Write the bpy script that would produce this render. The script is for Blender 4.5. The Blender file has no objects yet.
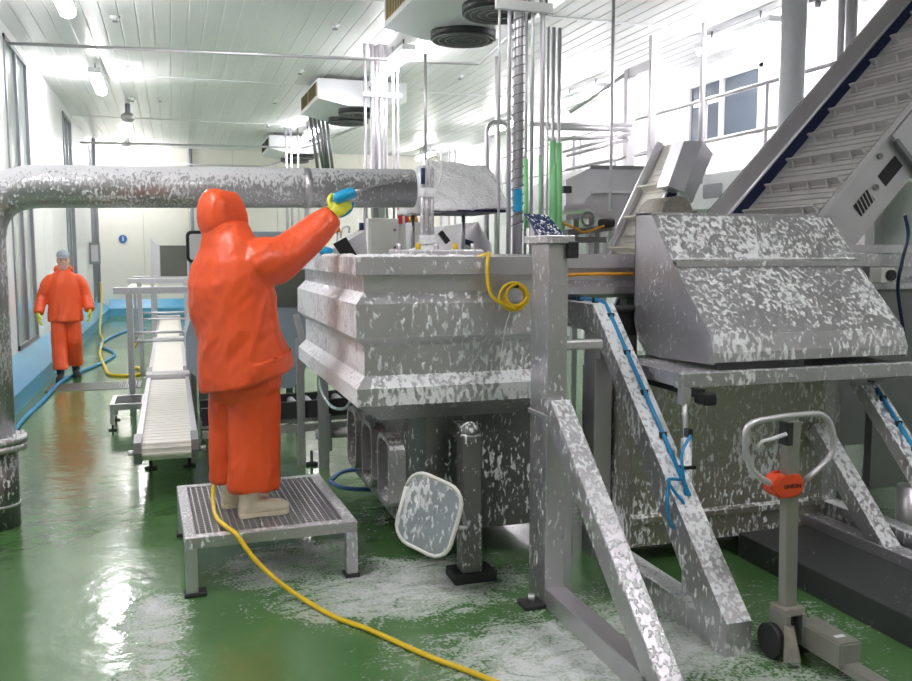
import bpy, bmesh, math, random
from statistics import NormalDist
from mathutils import Vector, Matrix, noise
random.seed(7)
S = bpy.context.scene
COL = S.collection
V = Vector
# ------------------------------------------------------------------ camera, light, exposure
F_PX, CAM_H, PITCH = 880.0, 1.75, math.atan(88.5/880.0)
YAW = math.atan(286.0/(880.0/math.cos(PITCH)))
cam_d = bpy.data.cameras.new('camera'); cam = bpy.data.objects.new('camera', cam_d); COL.objects.link(cam)
cam_d.sensor_fit = 'HORIZONTAL'; cam_d.sensor_width = 36.0; cam_d.lens = 36.0*F_PX/912.0
cam_d.clip_start = 0.05; cam_d.clip_end = 200
cam.location = (0, 0, CAM_H)
cam.rotation_euler = (math.pi/2-PITCH, 0, -YAW)
S.camera = cam
w = bpy.data.worlds.new('world'); S.world = w; w.use_nodes = True
w.node_tree.nodes['Background'].inputs[0].default_value = (0.9, 0.95, 1.0, 1)
w.node_tree.nodes['Background'].inputs[1].default_value = 0.6
S.view_settings.view_transform = 'Standard'; S.view_settings.look = 'None'
S.view_settings.gamma = 1.0; S.view_settings.use_curve_mapping = False
S.view_settings.exposure = 1.7
LAMP = 26.0
# room
XL, XR, YB, YF, ZC = -1.9, 7.9, 26.0, -3.5, 4.62

# ------------------------------------------------------------------ materials
M = {}
def new_mat(name):
    m = bpy.data.materials.new(name); m.use_nodes = True; M[name] = m
    nt = m.node_tree; return m, nt, nt.nodes, nt.links, nt.nodes['Principled BSDF']
def nd(ns, t, **k):
    n = ns.new(t)
    for a, v in k.items(): setattr(n, a, v)
    return n
def math_n(ns, ln, op, a, b=None, clamp=False):
    n = nd(ns, 'ShaderNodeMath', operation=op, use_clamp=clamp)
    for i, x in enumerate((a, b)):
        if x is None: continue
        if isinstance(x, (int, float)): n.inputs[i].default_value = x
        else: ln.new(x, n.inputs[i])
    return n.outputs[0]
def mat(name, col, rough=.5, metal=0., foam=None, fscale=26., vary=.12, vscale=5., bump=0., bscale=30., spec=None, up=.12, west=0., brushed=False, coat=0.):
    """plain or steel material; foam = share of the surface covered by sprayed foam flecks"""
    m, nt, ns, ln, bs = new_mat(name)
    geo = nd(ns, 'ShaderNodeNewGeometry')
    n1 = nd(ns, 'ShaderNodeTexNoise'); n1.inputs['Scale'].default_value = vscale; n1.inputs['Detail'].default_value = 5
    ln.new(geo.outputs['Position'], n1.inputs['Vector'])
    mx = nd(ns, 'ShaderNodeMix', data_type='RGBA')
    c = V(col); lo = c*(1-vary); hi = c*(1+vary)
    mx.inputs[6].default_value = (*lo, 1); mx.inputs[7].default_value = (min(hi[0],1), min(hi[1],1), min(hi[2],1), 1)
    ln.new(n1.outputs['Fac'], mx.inputs[0])
    colo = mx.outputs[2]
    bs.inputs['Roughness'].default_value = rough; bs.inputs['Metallic'].default_value = metal
    if coat: bs.inputs['Coat Weight'].default_value = coat; bs.inputs['Coat Roughness'].default_value = .15
    if spec is not None: bs.inputs['Specular IOR Level'].default_value = spec
    hgt = None
    if brushed:
        mp = nd(ns, 'ShaderNodeMapping'); mp.inputs['Scale'].default_value = (3, 3, 90)
        ln.new(geo.outputs['Position'], mp.inputs['Vector'])
        n2 = nd(ns, 'ShaderNodeTexNoise'); n2.inputs['Scale'].default_value = 4; ln.new(mp.outputs[0], n2.inputs['Vector'])
        r = math_n(ns, ln, 'MULTIPLY_ADD', n2.outputs['Fac'], .2); r.node.inputs[2].default_value = rough-.1
        ln.new(r, bs.inputs['Roughness'])
    if foam is not None:
        mp = nd(ns, 'ShaderNodeMapping'); mp.inputs['Scale'].default_value = (1, 1, .45); mp.inputs['Rotation'].default_value = (.12, .14, 0)
        ln.new(geo.outputs['Position'], mp.inputs['Vector'])
        a = nd(ns, 'ShaderNodeTexNoise'); a.inputs['Scale'].default_value = fscale*1.2; a.inputs['Detail'].default_value = 2.5; a.inputs['Roughness'].default_value = .55; a.inputs['Distortion'].default_value = .2
        ln.new(mp.outputs[0], a.inputs['Vector'])
        b = nd(ns, 'ShaderNodeTexNoise'); b.inputs['Scale'].default_value = 2.6; b.inputs['Detail'].default_value = 2
        ln.new(geo.outputs['Position'], b.inputs['Vector'])
        s = math_n(ns, ln, 'MULTIPLY_ADD', b.outputs['Fac'], .45); ln.new(a.outputs['Fac'], s.node.inputs[2])
        sx = nd(ns, 'ShaderNodeSeparateXYZ'); ln.new(geo.outputs['Normal'], sx.inputs[0])
        u = math_n(ns, ln, 'MAXIMUM', sx.outputs['Z'], 0.0)
        u = math_n(ns, ln, 'MULTIPLY', u, up)
        s = math_n(ns, ln, 'ADD', s, u)
        if west:
            wv = math_n(ns, ln, 'MULTIPLY', math_n(ns, ln, 'MAXIMUM', math_n(ns, ln, 'MULTIPLY', sx.outputs['X'], -1.0), 0.0), west)
            s = math_n(ns, ln, 'ADD', s, wv)
        thr = .725 + .125*NormalDist().inv_cdf(1-foam)
        rp = nd(ns, 'ShaderNodeMapRange', clamp=True); rp.inputs['From Min'].default_value = thr-.035; rp.inputs['From Max'].default_value = thr+.05
        ln.new(s, rp.inputs['Value'])
        fm = nd(ns, 'ShaderNodeMix', data_type='RGBA'); ln.new(rp.outputs[0], fm.inputs[0]); ln.new(colo, fm.inputs[6]); fm.inputs[7].default_value = (.88, .89, .91, 1)
        colo = fm.outputs[2]
        mm = math_n(ns, ln, 'SUBTRACT', 1.0, rp.outputs[0]); mm = math_n(ns, ln, 'MULTIPLY', mm, metal); ln.new(mm, bs.inputs['Metallic'])
        rr = nd(ns, 'ShaderNodeMix', data_type='FLOAT'); ln.new(rp.outputs[0], rr.inputs[0]); rr.inputs[2].default_value = rough; rr.inputs[3].default_value = .75
        ln.new(rr.outputs[0], bs.inputs['Roughness'])
        bp = nd(ns, 'ShaderNodeBump'); bp.inputs['Strength'].default_value = .5; bp.inputs['Distance'].default_value = .012
        ln.new(rp.outputs[0], bp.inputs['Height']); ln.new(bp.outputs[0], bs.inputs['Normal'])
    elif bump:
        n3 = nd(ns, 'ShaderNodeTexNoise'); n3.inputs['Scale'].default_value = bscale; n3.inputs['Detail'].default_value = 4
        ln.new(geo.outputs['Position'], n3.inputs['Vector'])
        bp = nd(ns, 'ShaderNodeBump'); bp.inputs['Strength'].default_value = bump; bp.inputs['Distance'].default_value = .02
        ln.new(n3.outputs['Fac'], bp.inputs['Height']); ln.new(bp.outputs[0], bs.inputs['Normal'])
    ln.new(colo, bs.inputs['Base Color'])
    return m
ST = (.64, .62, .65)
mat('steel', ST, .38, .85, brushed=True)
mat('steel_light', (.69, .67, .70), .42, .7, brushed=True)
mat('duct_bright', (.80, .80, .84), .3, .35, vary=.04)
mat('steel_dark', (.26, .26, .27), .42, .8)
mat('steel_f1', (.58, .56, .59), .36, .85, foam=.12, fscale=42)
mat('steel_f2', (.59, .57, .60), .36, .85, foam=.24, fscale=38, up=.2)
mat('steel_f3', (.60, .58, .61), .38, .8, foam=.33, fscale=34, up=.02)
mat('steel_tank', (.60, .58, .61), .36, .8, foam=.12, fscale=40, up=.12)
mat('steel_pipe', (.50, .50, .51), .33, .8, foam=.26, fscale=55, up=.3)
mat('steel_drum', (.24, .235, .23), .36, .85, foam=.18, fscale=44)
mat('steel_rust', (.40, .37, .32), .5, .6, vary=.4, vscale=30)
mat('foam', (.92, .92, .95), .8, 0, bump=1.0, bscale=38)
mat('white_paint', (.82, .83, .84), .4, 0, vary=.03)
mat('ceiling_white', (.76, .77, .76), .32, 0, vary=.03)
mat('ceiling_joint_highlight', (.92, .92, .92), .6, 0, vary=.05)  # near-white colour stands in for the highlights along the plank joints
mat('wall_white', (.84, .85, .85), .3, 0, vary=.02)
mat('wall_cream', (.84, .82, .74), .4, 0, vary=.03)
mat('seam', (.50, .50, .48), .6, 0)
mat('kerb_blue', (.10, .36, .56), .3, 0, vary=.12)
mat('frame_grey', (.30, .31, .34), .4, .4)
mat('black', (.018, .018, .02), .45, 0)
mat('rubber', (.03, .03, .032), .6, 0)
mat('navy', (.02, .03, .085), .35, .2)
mat('cooler_white', (.80, .82, .85), .3, .2, vary=.03)
mat('brass_fin', (.50, .38, .17), .5, .3)
mat('yellow_hose', (.82, .55, .015), .35, 0, vary=.05)
mat('orange_hose', (.75, .33, .02), .35, 0, vary=.05)
mat('yellow_glove', (.72, .72, .05), .5, 0, vary=.06)
mat('blue_plastic', (.01, .33, .60), .3, 0)
mat('blue_hose', (.02, .27, .55), .35, 0)
mat('cream_boot', (.88, .80, .62), .45, 0, vary=.05)
mat('skin', (.62, .36, .27), .5, 0)
mat('cap_grey', (.36, .39, .44), .7, 0)
mat('hair_dark', (.05, .035, .025), .7, 0)
mat('belt_cream', (.90, .87, .79), .4, 0, vary=.06, vscale=12)
mat('belt_grey', (.45, .44, .43), .4, .2, vary=.1)
mat('machine_blue', (.42, .50, .58), .35, .2, vary=.04)
mat('panel_olive', (.16, .17, .14), .45, .4)
mat('green_sleeve', (.36, .85, .40), .35, 0, vary=.08)
mat('red', (.75, .05, .05), .4, 0)
mat('red_orange', (.80, .09, .03), .35, 0)
mat('jack_grey', (.34, .34, .30), .45, .5, vary=.1)
mat('sign_blue', (.05, .16, .42), .4, 0)
mat('box_white', (.78, .77, .72), .4, 0)
m, nt, ns, ln, bs = new_mat('lamp_glow')
bs.inputs['Base Color'].default_value = (.9, .92, 1, 1)
bs.inputs['Emission Color'].default_value = (1.0, .955, .985, 1); bs.inputs['Emission Strength'].default_value = LAMP
m, nt, ns, ln, bs = new_mat('glass')
bs.inputs['Base Color'].default_value = (.58, .66, .64, 1); bs.inputs['Roughness'].default_value = .06
bs.inputs['Metallic'].default_value = .15; bs.inputs['Specular IOR Level'].default_value = .9
m, nt, ns, ln, bs = new_mat('glass_dark')
bs.inputs['Base Color'].default_value = (.13, .16, .20, 1); bs.inputs['Roughness'].default_value = .04; bs.inputs['Specular IOR Level'].default_value = .7
m, nt, ns, ln, bs = new_mat('clear_hose')
bs.inputs['Base Color'].default_value = (.5, .72, .74, 1); bs.inputs['Roughness'].default_value = .15

def pvc_material():
    m, nt, ns, ln, bs = new_mat('orange_pvc')
    bs.inputs['Base Color'].default_value = (.87, .10, .02, 1); bs.inputs['Roughness'].default_value = .4; bs.inputs['Coat Weight'].default_value = .15; bs.inputs['Coat Roughness'].default_value = .2
    geo = nd(ns, 'ShaderNodeNewGeometry'); h = None
    for rot, sc, st in (((0, .65, .3), 3.2, 1.0), ((0, -.5, .9), 6.5, .5), ((.4, 1.1, 0), 14., .18)):
        mp = nd(ns, 'ShaderNodeMapping'); mp.inputs['Rotation'].default_value = rot; mp.inputs['Scale'].default_value = (1, 1, .3); ln.new(geo.outputs['Position'], mp.inputs['Vector'])
        a = nd(ns, 'ShaderNodeTexNoise'); a.inputs['Scale'].default_value = sc; a.inputs['Detail'].default_value = 1.5; a.inputs['Distortion'].default_value = .6; ln.new(mp.outputs[0], a.inputs['Vector'])
        d = math_n(ns, ln, 'ABSOLUTE', math_n(ns, ln, 'SUBTRACT', a.outputs['Fac'], .5)); d = math_n(ns, ln, 'POWER', math_n(ns, ln, 'SUBTRACT', 1.0, math_n(ns, ln, 'MULTIPLY', d, 4.0), True), 1.6)
        d = math_n(ns, ln, 'MULTIPLY', d, st); h = d if h is None else math_n(ns, ln, 'ADD', h, d)
    bp = nd(ns, 'ShaderNodeBump'); bp.inputs['Strength'].default_value = .38; bp.inputs['Distance'].default_value = .02; ln.new(h, bp.inputs['Height']); ln.new(bp.outputs[0], bs.inputs['Normal'])
pvc_material()
def floor_material():
    m, nt, ns, ln, bs = new_mat('floor_green')
    geo = nd(ns, 'ShaderNodeNewGeometry'); P = geo.outputs['Position']
    n1 = nd(ns, 'ShaderNodeTexNoise'); n1.inputs['Scale'].default_value = 1.3; n1.inputs['Detail'].default_value = 6; ln.new(P, n1.inputs['Vector'])
    mx = nd(ns, 'ShaderNodeMix', data_type='RGBA'); ln.new(n1.outputs['Fac'], mx.inputs[0])
    mx.inputs[6].default_value = (.055, .15, .042, 1); mx.inputs[7].default_value = (.12, .25, .09, 1)
    # where the washing foam has run: soft ellipses on the ground around tank, platform and gangway
    blobs = [(1.1, 4.35, 1.1, .75, 1.05), (1.5, 3.3, .8, .85, 1.1), (2.1, 3.4, .75, .9, 1.05), (2.2, 2.7, .9, .6, 1.0), (.55, 4.85, .6, .6, .95), (1.5, 5.6, .9, 1.0, .55), (1.0, 3.55, .5, .5, .7),
             (-.12, 4.35, .25, .55, 1.0), (-.12, 3.75, .25, .8, .95), (-.45, 3.55, .4, .25, .65), (2.85, 3.35, .5, .9, .6), (-.1, 7.0, .5, 1.2, .3), (-.7, 6.3, .7, .8, .40)]
    sep = nd(ns, 'ShaderNodeSeparateXYZ'); ln.new(P, sep.inputs[0])
    acc = None
    for (bx_, by_, rx, ry, st) in blobs:
        dx = math_n(ns, ln, 'SUBTRACT', sep.outputs['X'], bx_); dx = math_n(ns, ln, 'DIVIDE', dx, rx); dx = math_n(ns, ln, 'MULTIPLY', dx, dx)
        dy = math_n(ns, ln, 'SUBTRACT', sep.outputs['Y'], by_); dy = math_n(ns, ln, 'DIVIDE', dy, ry); dy = math_n(ns, ln, 'MULTIPLY', dy, dy)
        d = math_n(ns, ln, 'ADD', dx, dy); d = math_n(ns, ln, 'SUBTRACT', 1.0, d, True); d = math_n(ns, ln, 'MULTIPLY', d, st)
        acc = d if acc is None else math_n(ns, ln, 'MAXIMUM', acc, d)
    mp = nd(ns, 'ShaderNodeMapping'); mp.inputs['Scale'].default_value = (1.0, 1.5, 1); ln.new(P, mp.inputs['Vector'])
    a = nd(ns, 'ShaderNodeTexNoise'); a.inputs['Scale'].default_value = 3.4; a.inputs['Detail'].default_value = 9; a.inputs['Roughness'].default_value = .8; a.inputs['Distortion'].default_value = 1.2; ln.new(mp.outputs[0], a.inputs['Vector'])
    b = nd(ns, 'ShaderNodeTexNoise'); b.inputs['Scale'].default_value = 60; b.inputs['Detail'].default_value = 3; ln.new(P, b.inputs['Vector'])
    s = math_n(ns, ln, 'MULTIPLY_ADD', acc, .45); ln.new(a.outputs['Fac'], s.node.inputs[2])
    s = math_n(ns, ln, 'ADD', s, math_n(ns, ln, 'MULTIPLY', math_n(ns, ln, 'SUBTRACT', b.outputs['Fac'], .5), .42))
    rp = nd(ns, 'ShaderNodeMapRange', clamp=True); rp.inputs['From Min'].default_value = .78; rp.inputs['From Max'].default_value = 1.02; ln.new(s, rp.inputs['Value'])
    k = math_n(ns, ln, 'MULTIPLY', rp.outputs[0], .8)
    fm = nd(ns, 'ShaderNodeMix', data_type='RGBA'); ln.new(k, fm.inputs[0]); ln.new(mx.outputs[2], fm.inputs[6]); fm.inputs[7].default_value = (.80, .82, .83, 1)
    ln.new(fm.outputs[2], bs.inputs['Base Color'])
    r1 = nd(ns, 'ShaderNodeMapRange'); r1.inputs['To Min'].default_value = .07; r1.inputs['To Max'].default_value = .26; ln.new(n1.outputs['Fac'], r1.inputs['Value'])
    rr = nd(ns, 'ShaderNodeMix', data_type='FLOAT'); ln.new(rp.outputs[0], rr.inputs[0]); ln.new(r1.outputs[0], rr.inputs[2]); rr.inputs[3].default_value = .7
    ln.new(rr.outputs[0], bs.inputs['Roughness'])
    bs.inputs['Specular IOR Level'].default_value = .85
    n4 = nd(ns, 'ShaderNodeTexNoise'); n4.inputs['Scale'].default_value = 7; n4.inputs['Detail'].default_value = 5; ln.new(P, n4.inputs['Vector'])
    h = math_n(ns, ln, 'MULTIPLY_ADD', rp.outputs[0], .5); ln.new(n4.outputs['Fac'], h.node.inputs[2])
    bp = nd(ns, 'ShaderNodeBump'); bp.inputs['Strength'].default_value = .22; bp.inputs['Distance'].default_value = .02; ln.new(h, bp.inputs['Height']); ln.new(bp.outputs[0], bs.inputs['Normal'])
floor_material()

# ------------------------------------------------------------------ mesh helpers
def B(): return bmesh.new()
def add_verts_faces(bm, co, fs):
    vs = [bm.verts.new(c) for c in co]
    for f in fs:
        try: bm.faces.new([vs[i] for i in f])
        except ValueError: pass
    return vs
def box(bm, x0, x1, y0, y1, z0, z1, bev=0.):
    co = [(x, y, z) for x in (x0, x1) for y in (y0, y1) for z in (z0, z1)]
    fs = [(0,1,3,2), (4,6,7,5), (0,4,5,1), (2,3,7,6), (0,2,6,4), (1,5,7,3)]
    vs = add_verts_faces(bm, co, fs)
    if bev:
        es = {e for v in vs for e in v.link_edges}
        bmesh.ops.bevel(bm, geom=list(es), offset=bev, segments=2, affect='EDGES', profile=.5)
    return bm
def beam(bm, p0, p1, w, h, up=(0,0,1), bev=0.):
    """bar of width w (side) and height h (along up) from p0 to p1"""
    p0, p1 = V(p0), V(p1); d = (p1-p0).normalized(); u = V(up); u = (u-d*u.dot(d))
    if u.length < 1e-4: u = V((1,0,0))-d*d.x
    u.normalize(); s = d.cross(u)
    co = []
    for p in (p0, p1):
        for a, b in ((-1,-1), (1,-1), (1,1), (-1,1)): co.append(p+s*a*w/2+u*b*h/2)
    vs = add_verts_faces(bm, co, [(3,2,1,0), (4,5,6,7), (0,1,5,4), (1,2,6,5), (2,3,7,6), (3,0,4,7)])
    if bev:
        es = {e for v in vs for e in v.link_edges}
        bmesh.ops.bevel(bm, geom=list(es), offset=bev, segments=2, affect='EDGES', profile=.5)
    return bm
def prism(bm, pts, off):
    """polygon pts (3D) pushed by vector off"""
    n = len(pts); off = V(off); pts = [V(p) for p in pts]
    return add_verts_faces(bm, pts+[p+off for p in pts], [tuple(range(n))[::-1], tuple(range(n, 2*n))]+[(i, (i+1) % n, n+(i+1) % n, n+i) for i in range(n)])
def tube(bm, pts, r, seg=10, caps=True):
    pts = [V(p) for p in pts]; n = len(pts)
    rs = r if isinstance(r, (list, tuple)) else [r]*n
    t = (pts[1]-pts[0]).normalized(); a = V((0,0,1)) if abs(t.z) < .9 else V((1,0,0))
    u = (a-t*a.dot(t)).normalized(); rings = []
    for i, p in enumerate(pts):
        if i: 
            t2 = (pts[min(i+1, n-1)]-pts[i-1]); t2 = t2.normalized() if t2.length > 1e-7 else t
            u = (u-t2*u.dot(t2)).normalized(); t = t2
        s = t.cross(u)
        rings.append([bm.verts.new(p+(u*math.cos(k*2*math.pi/seg)+s*math.sin(k*2*math.pi/seg))*rs[i]) for k in range(seg)])
    for i in range(n-1):
        for k in range(seg):
            f = bm.faces.new((rings[i][k], rings[i][(k+1) % seg], rings[i+1][(k+1) % seg], rings[i+1][k])); f.smooth = True
    if caps:
        bm.faces.new(rings[0][::-1]); bm.faces.new(rings[-1])
    return bm
def fillet(pts, rad, n=6):
    pts = [V(p) for p in pts]; out = [pts[0]]
    for i in range(1, len(pts)-1):
        a, b, c = pts[i-1], pts[i], pts[i+1]
        l = min(rad, (a-b).length*.49, (c-b).length*.49)
        p, q = b+(a-b).normalized()*l, b+(c-b).normalized()*l
        for k in range(n+1):
            s = k/n; out.append(p*(1-s)**2+b*2*s*(1-s)+q*s*s)
    out.append(pts[-1]); return out
def spline(pts, n=8):
    pts = [V(p) for p in pts]; pts = [pts[0]*2-pts[1]]+pts+[pts[-1]*2-pts[-2]]; out = []
    for i in range(1, len(pts)-2):
        a, b, c, d = pts[i-1:i+3]
        for k in range(n):
            t = k/n
            out.append(.5*((2*b)+(c-a)*t+(2*a-5*b+4*c-d)*t*t+(3*b-a-3*c+d)*t**3))
    out.append(pts[-2]); return out
def loft(bm, rings, seg=20, caps=True):
    """rings: (centre, axis u, axis v, half a, half b)"""
    R = []
    for c, u, v, a, b in rings:
        c, u, v = V(c), V(u), V(v)
        R.append([bm.verts.new(c+u*a*math.cos(k*2*math.pi/seg)+v*b*math.sin(k*2*math.pi/seg)) for k in range(seg)])
    for i in range(len(R)-1):
        for k in range(seg):
            f = bm.faces.new((R[i][k], R[i][(k+1) % seg], R[i+1][(k+1) % seg], R[i+1][k])); f.smooth = True
    if caps: bm.faces.new(R[0][::-1]); bm.faces.new(R[-1])
    return bm
def ball(bm, c, rx, ry, rz, seg=14, basis=None):
    m = Matrix.Translation(V(c)) @ (basis.to_4x4() if basis else Matrix.Identity(4)) @ Matrix.Diagonal((rx, ry, rz, 1))
    g = bmesh.ops.create_uvsphere(bm, u_segments=seg, v_segments=max(6, seg*2//3), radius=1, matrix=m)
    for v in g['verts']:
        for f in v.link_faces: f.smooth = True
    return bm
def cyl(bm, p0, p1, r, seg=16): return tube(bm, [p0, p1], r, seg)
def rrect(w, h, r, n=5):
    out = []
    for cx, cy, a0 in ((w/2-r, h/2-r, 0), (-w/2+r, h/2-r, 90), (-w/2+r, -h/2+r, 180), (w/2-r, -h/2+r, 270)):
        for k in range(n+1):
            a = math.radians(a0+90*k/n); out.append((cx+r*math.cos(a), cy+r*math.sin(a)))
    return out
# ------------------------------------------------------------------ object helpers
ORI = {}
def obj(name, bm, m, parent=None, shade=None):
    bmesh.ops.recalc_face_normals(bm, faces=bm.faces)
    o0 = V((0,0,0))
    if parent is not None: o0 = ORI[parent.name]
    if o0.length: bmesh.ops.translate(bm, verts=bm.verts, vec=-o0)
    me = bpy.data.meshes.new(name); bm.to_mesh(me); bm.free()
    me.materials.append(M[m] if isinstance(m, str) else m)
    o = bpy.data.objects.new(name, me); COL.objects.link(o)
    if parent is not None: o.parent = parent
    ORI[o.name] = o0
    return o
def tag(o, label, cat, group=None):
    o['label'] = label; o['category'] = cat
    if group: o['group'] = group
    return o
def thing(name, loc, label, cat, group=None):
    o = bpy.data.objects.new(name, None); o.empty_display_size = .1; COL.objects.link(o); o.location = loc
    ORI[o.name] = V(loc); return tag(o, label, cat, group)
def single(name, bm, m, label, cat, group=None):
    """one-mesh thing with its origin at the base centre"""
    xs = [v.co for v in bm.verts]
    lo = V((min(c.x for c in xs), min(c.y for c in xs), min(c.z for c in xs))); hi = V((max(c.x for c in xs), max(c.y for c in xs), max(c.z for c in xs)))
    c = V(((lo.x+hi.x)/2, (lo.y+hi.y)/2, lo.z))
    bmesh.ops.translate(bm, verts=bm.verts, vec=-c)
    o = obj(name, bm, m); o.location = c; ORI[o.name] = c
    return tag(o, label, cat, group)
def struct(name, bm, m, parent=None):
    o = obj(name, bm, m, parent)
    if parent is None: o['kind'] = 'structure'
    return o
def part_copy(src, parent, dx):
    c = src.copy(); COL.objects.link(c); c.parent = parent; c.location = src.location+V(dx); ORI[c.name] = ORI[src.name]; return c
def dup(root, delta, label=None, rotz=0.):
    r = root.copy(); COL.objects.link(r); r.location = root.location+V(delta); ORI[r.name] = V(r.location)
    if rotz: r.rotation_euler = (0, 0, rotz)
    if label: r['label'] = label
    for ch in list(root.children):
        c = ch.copy(); COL.objects.link(c); c.parent = r; ORI[c.name] = ORI[r.name]
        for g in ch.children:
            d = g.copy(); COL.objects.link(d); d.parent = c
    return r
def remesh(bm, vox, smooth=3, sub=False):
    me = bpy.data.meshes.new('tmp'); bm.to_mesh(me); bm.free()
    o = bpy.data.objects.new('tmp', me); COL.objects.link(o)
    r = o.modifiers.new('r', 'REMESH'); r.mode = 'VOXEL'; r.voxel_size = vox
    if smooth: s = o.modifiers.new('s', 'SMOOTH'); s.iterations = smooth; s.factor = .5
    bpy.context.view_layer.update()
    dg = bpy.context.evaluated_depsgraph_get()
    m2 = bpy.data.meshes.new_from_object(o.evaluated_get(dg))
    out = bmesh.new(); out.from_mesh(m2)
    bpy.data.objects.remove(o); bpy.data.meshes.remove(me); bpy.data.meshes.remove(m2)
    for f in out.faces: f.smooth = True
    return out
def wrinkle(bm, amp, freq, dirv=(0,0,1), aniso=.35, seed=0.):
    bm.normal_update(); d = V(dirv).normalized(); mv = []
    for v in bm.verts:
        p = v.co; q = p-d*p.dot(d)*(1-aniso)
        n = noise.noise((q*freq)+V((seed, seed*1.7, seed*.3))); n = 1-abs(n)*2
        n2 = noise.noise((q*freq*.45)+V((seed+9, 3, 1)))
        mv.append(v.normal*amp*(n*.6+n2))
    for v, m_ in zip(bm.verts, mv): v.co += m_
    return bm
# camera-ray helpers, used to read real positions off known planes (height z or depth y)
_fw = V((math.sin(YAW)*math.cos(PITCH), math.cos(YAW)*math.cos(PITCH), -math.sin(PITCH)))
_rt = V((math.cos(YAW), -math.sin(YAW), 0)); _up = _rt.cross(_fw); _c = V((0, 0, CAM_H))
def _ray(x, y): return _fw+_rt*(x-456)/F_PX+_up*(340.5-y)/F_PX
def onY(x, y, yy): r = _ray(x, y); return _c+r*(yy/r.y)
def onZ(x, y, zz): r = _ray(x, y); return _c+r*((zz-CAM_H)/r.z)
def onX(x, y, xx): r = _ray(x, y); return _c+r*(xx/r.x)

# ================================================================== SETTING
bm = B(); box(bm, XL-.2, XR+.2, YF-.2, YB+.2, -.1, 0); floor = struct('floor', bm, 'floor_green')
bm = B(); box(bm, XL-.2, XR+.2, YF-.2, YB+.2, ZC+.004, ZC+.15); ceiling = struct('ceiling', bm, 'ceiling_joint_highlight')
PW = .2; n = int((XR-XL)/PW)
bm = B(); box(bm, XL+.008, XL+PW-.008, YF, YB, ZC-.004, ZC+.03, .004); pl0 = obj('plank', bm, 'ceiling_white', ceiling)
for i in range(1, n): part_copy(pl0, ceiling, (i*PW, 0, 0))
for y in (15.6, 20.5, 10.2):
    bm = B(); box(bm, XL, XR, y-.03, y+.03, ZC-.015, ZC+.001); obj('cover_strip', bm, 'white_paint', ceiling)
# left wall with three tall windows
bm = B(); box(bm, XL-.2, XL-.03, YF-.2, YB+.2, 0, ZC+.02); wl = struct('wall_left', bm, 'seam')
wins = [(12.45, 14.25), (18.8, 20.3), (24.5, 25.5)]
def wall_panels(y0, y1, z0, z1):
    y = y0
    while y < y1-.01:
        e = min(y+1.2, y1); bm = B(); box(bm, XL-.031, XL, y+.004, e-.004, z0, z1, .002); obj('panel', bm, 'wall_white', wl); y = e
prev = YF
for a, b in wins:
    wall_panels(prev, a, 0, ZC); prev = b
    bm = B(); box(bm, XL-.031, XL, a, b, 0, .48); obj('panel', bm, 'wall_white', wl)
    bm = B(); box(bm, XL-.031, XL, a, b, 4.46, ZC); obj('panel', bm, 'wall_white', wl)
wall_panels(prev, YB, 0, ZC)
for i, (a, b) in enumerate(wins):
    bm = B(); box(bm, XL-.03, XL-.02, a, b, .48, 4.46); wn = struct('window_%d' % (i+1), bm, 'glass')
    fr = B()
    for (y0, y1, z0, z1) in ((a, a+.06, .48, 4.46), (b-.06, b, .48, 4.46), (a, b, .48, .54), (a, b, 4.40, 4.46)): box(fr, XL-.02, XL+.02, y0, y1, z0, z1)
    obj('window_frame', fr, 'frame_grey', wn)
    bm = B(); box(bm, XL-.02, XL+.015, (a+b)/2-.035, (a+b)/2+.035, .54, 4.40); obj('mullion', bm, 'frame_grey', wn)
# sloped blue kerb along the left and the back wall
bm = B(); prism(bm, [(XL, YF, 0), (-1.63, YF, 0), (-1.63, YF, .21), (XL, YF, .46)], (0, YB-YF, 0)); k = struct('trim_1', bm, 'kerb_blue')
bm = B(); prism(bm, [(-1.63, YB, 0), (-1.63, YB-.27, 0), (-1.63, YB-.27, .21), (-1.63, YB, .46)], (XR+1.63, 0, 0)); struct('trim_2', bm, 'kerb_blue')
# back wall
bm = B(); box(bm, XL-.2, XR+.2, YB+.02, YB+.2, 0, ZC+.02); wb = struct('wall_back', bm, 'seam')
x = XL
while x < XR-.01:
    e = min(x+1.22, XR); bm = B(); box(bm, x+.005, e-.005, YB-.01, YB+.03, 0, ZC, .002); obj('panel', bm, 'wall_cream', wb); x = e
# right wall with a high window
bm = B(); box(bm, XR+.03, XR+.2, YF-.2, YB+.2, 0, ZC+.02); wr = struct('wall_right', bm, 'seam')
WY0, WY1, WZ0, WZ1 = 10.6, 12.45, 3.42, 4.36
def rpanels(y0, y1, z0, z1):
    y = y0
    while y < y1-.01:
        e = min(y+1.22, y1); bm = B(); box(bm, XR, XR+.031, y+.004, e-.004, z0, z1, .002); obj('panel', bm, 'wall_white', wr); y = e
rpanels(YF, WY0, 0, ZC); rpanels(WY1, YB, 0, ZC); rpanels(WY0, WY1, 0, WZ0); rpanels(WY0, WY1, WZ1, ZC)
bm = B(); box(bm, XR+.02, XR+.03, WY0, WY1, WZ0, WZ1); wn = struct('window_4', bm, 'glass_dark')
fr = B()
for (y0, y1, z0, z1) in ((WY0, WY0+.07, WZ0, WZ1), (WY1-.07, WY1, WZ0, WZ1), (WY0, WY1, WZ0, WZ0+.05), (WY0, WY1, WZ1-.05, WZ1)): box(fr, XR-.02, XR+.025, y0, y1, z0, z1)
obj('window_frame', fr, 'white_paint', wn)
bm = B(); box(bm, XR-.015, XR+.025, 11.5, 11.6, WZ0, WZ1); obj('mullion', bm, 'white_paint', wn)
bm = B(); box(bm, XL-.2, XR+.2, YF-.2, YF, 0, ZC+.02); struct('wall_front', bm, 'wall_cream')
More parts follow.
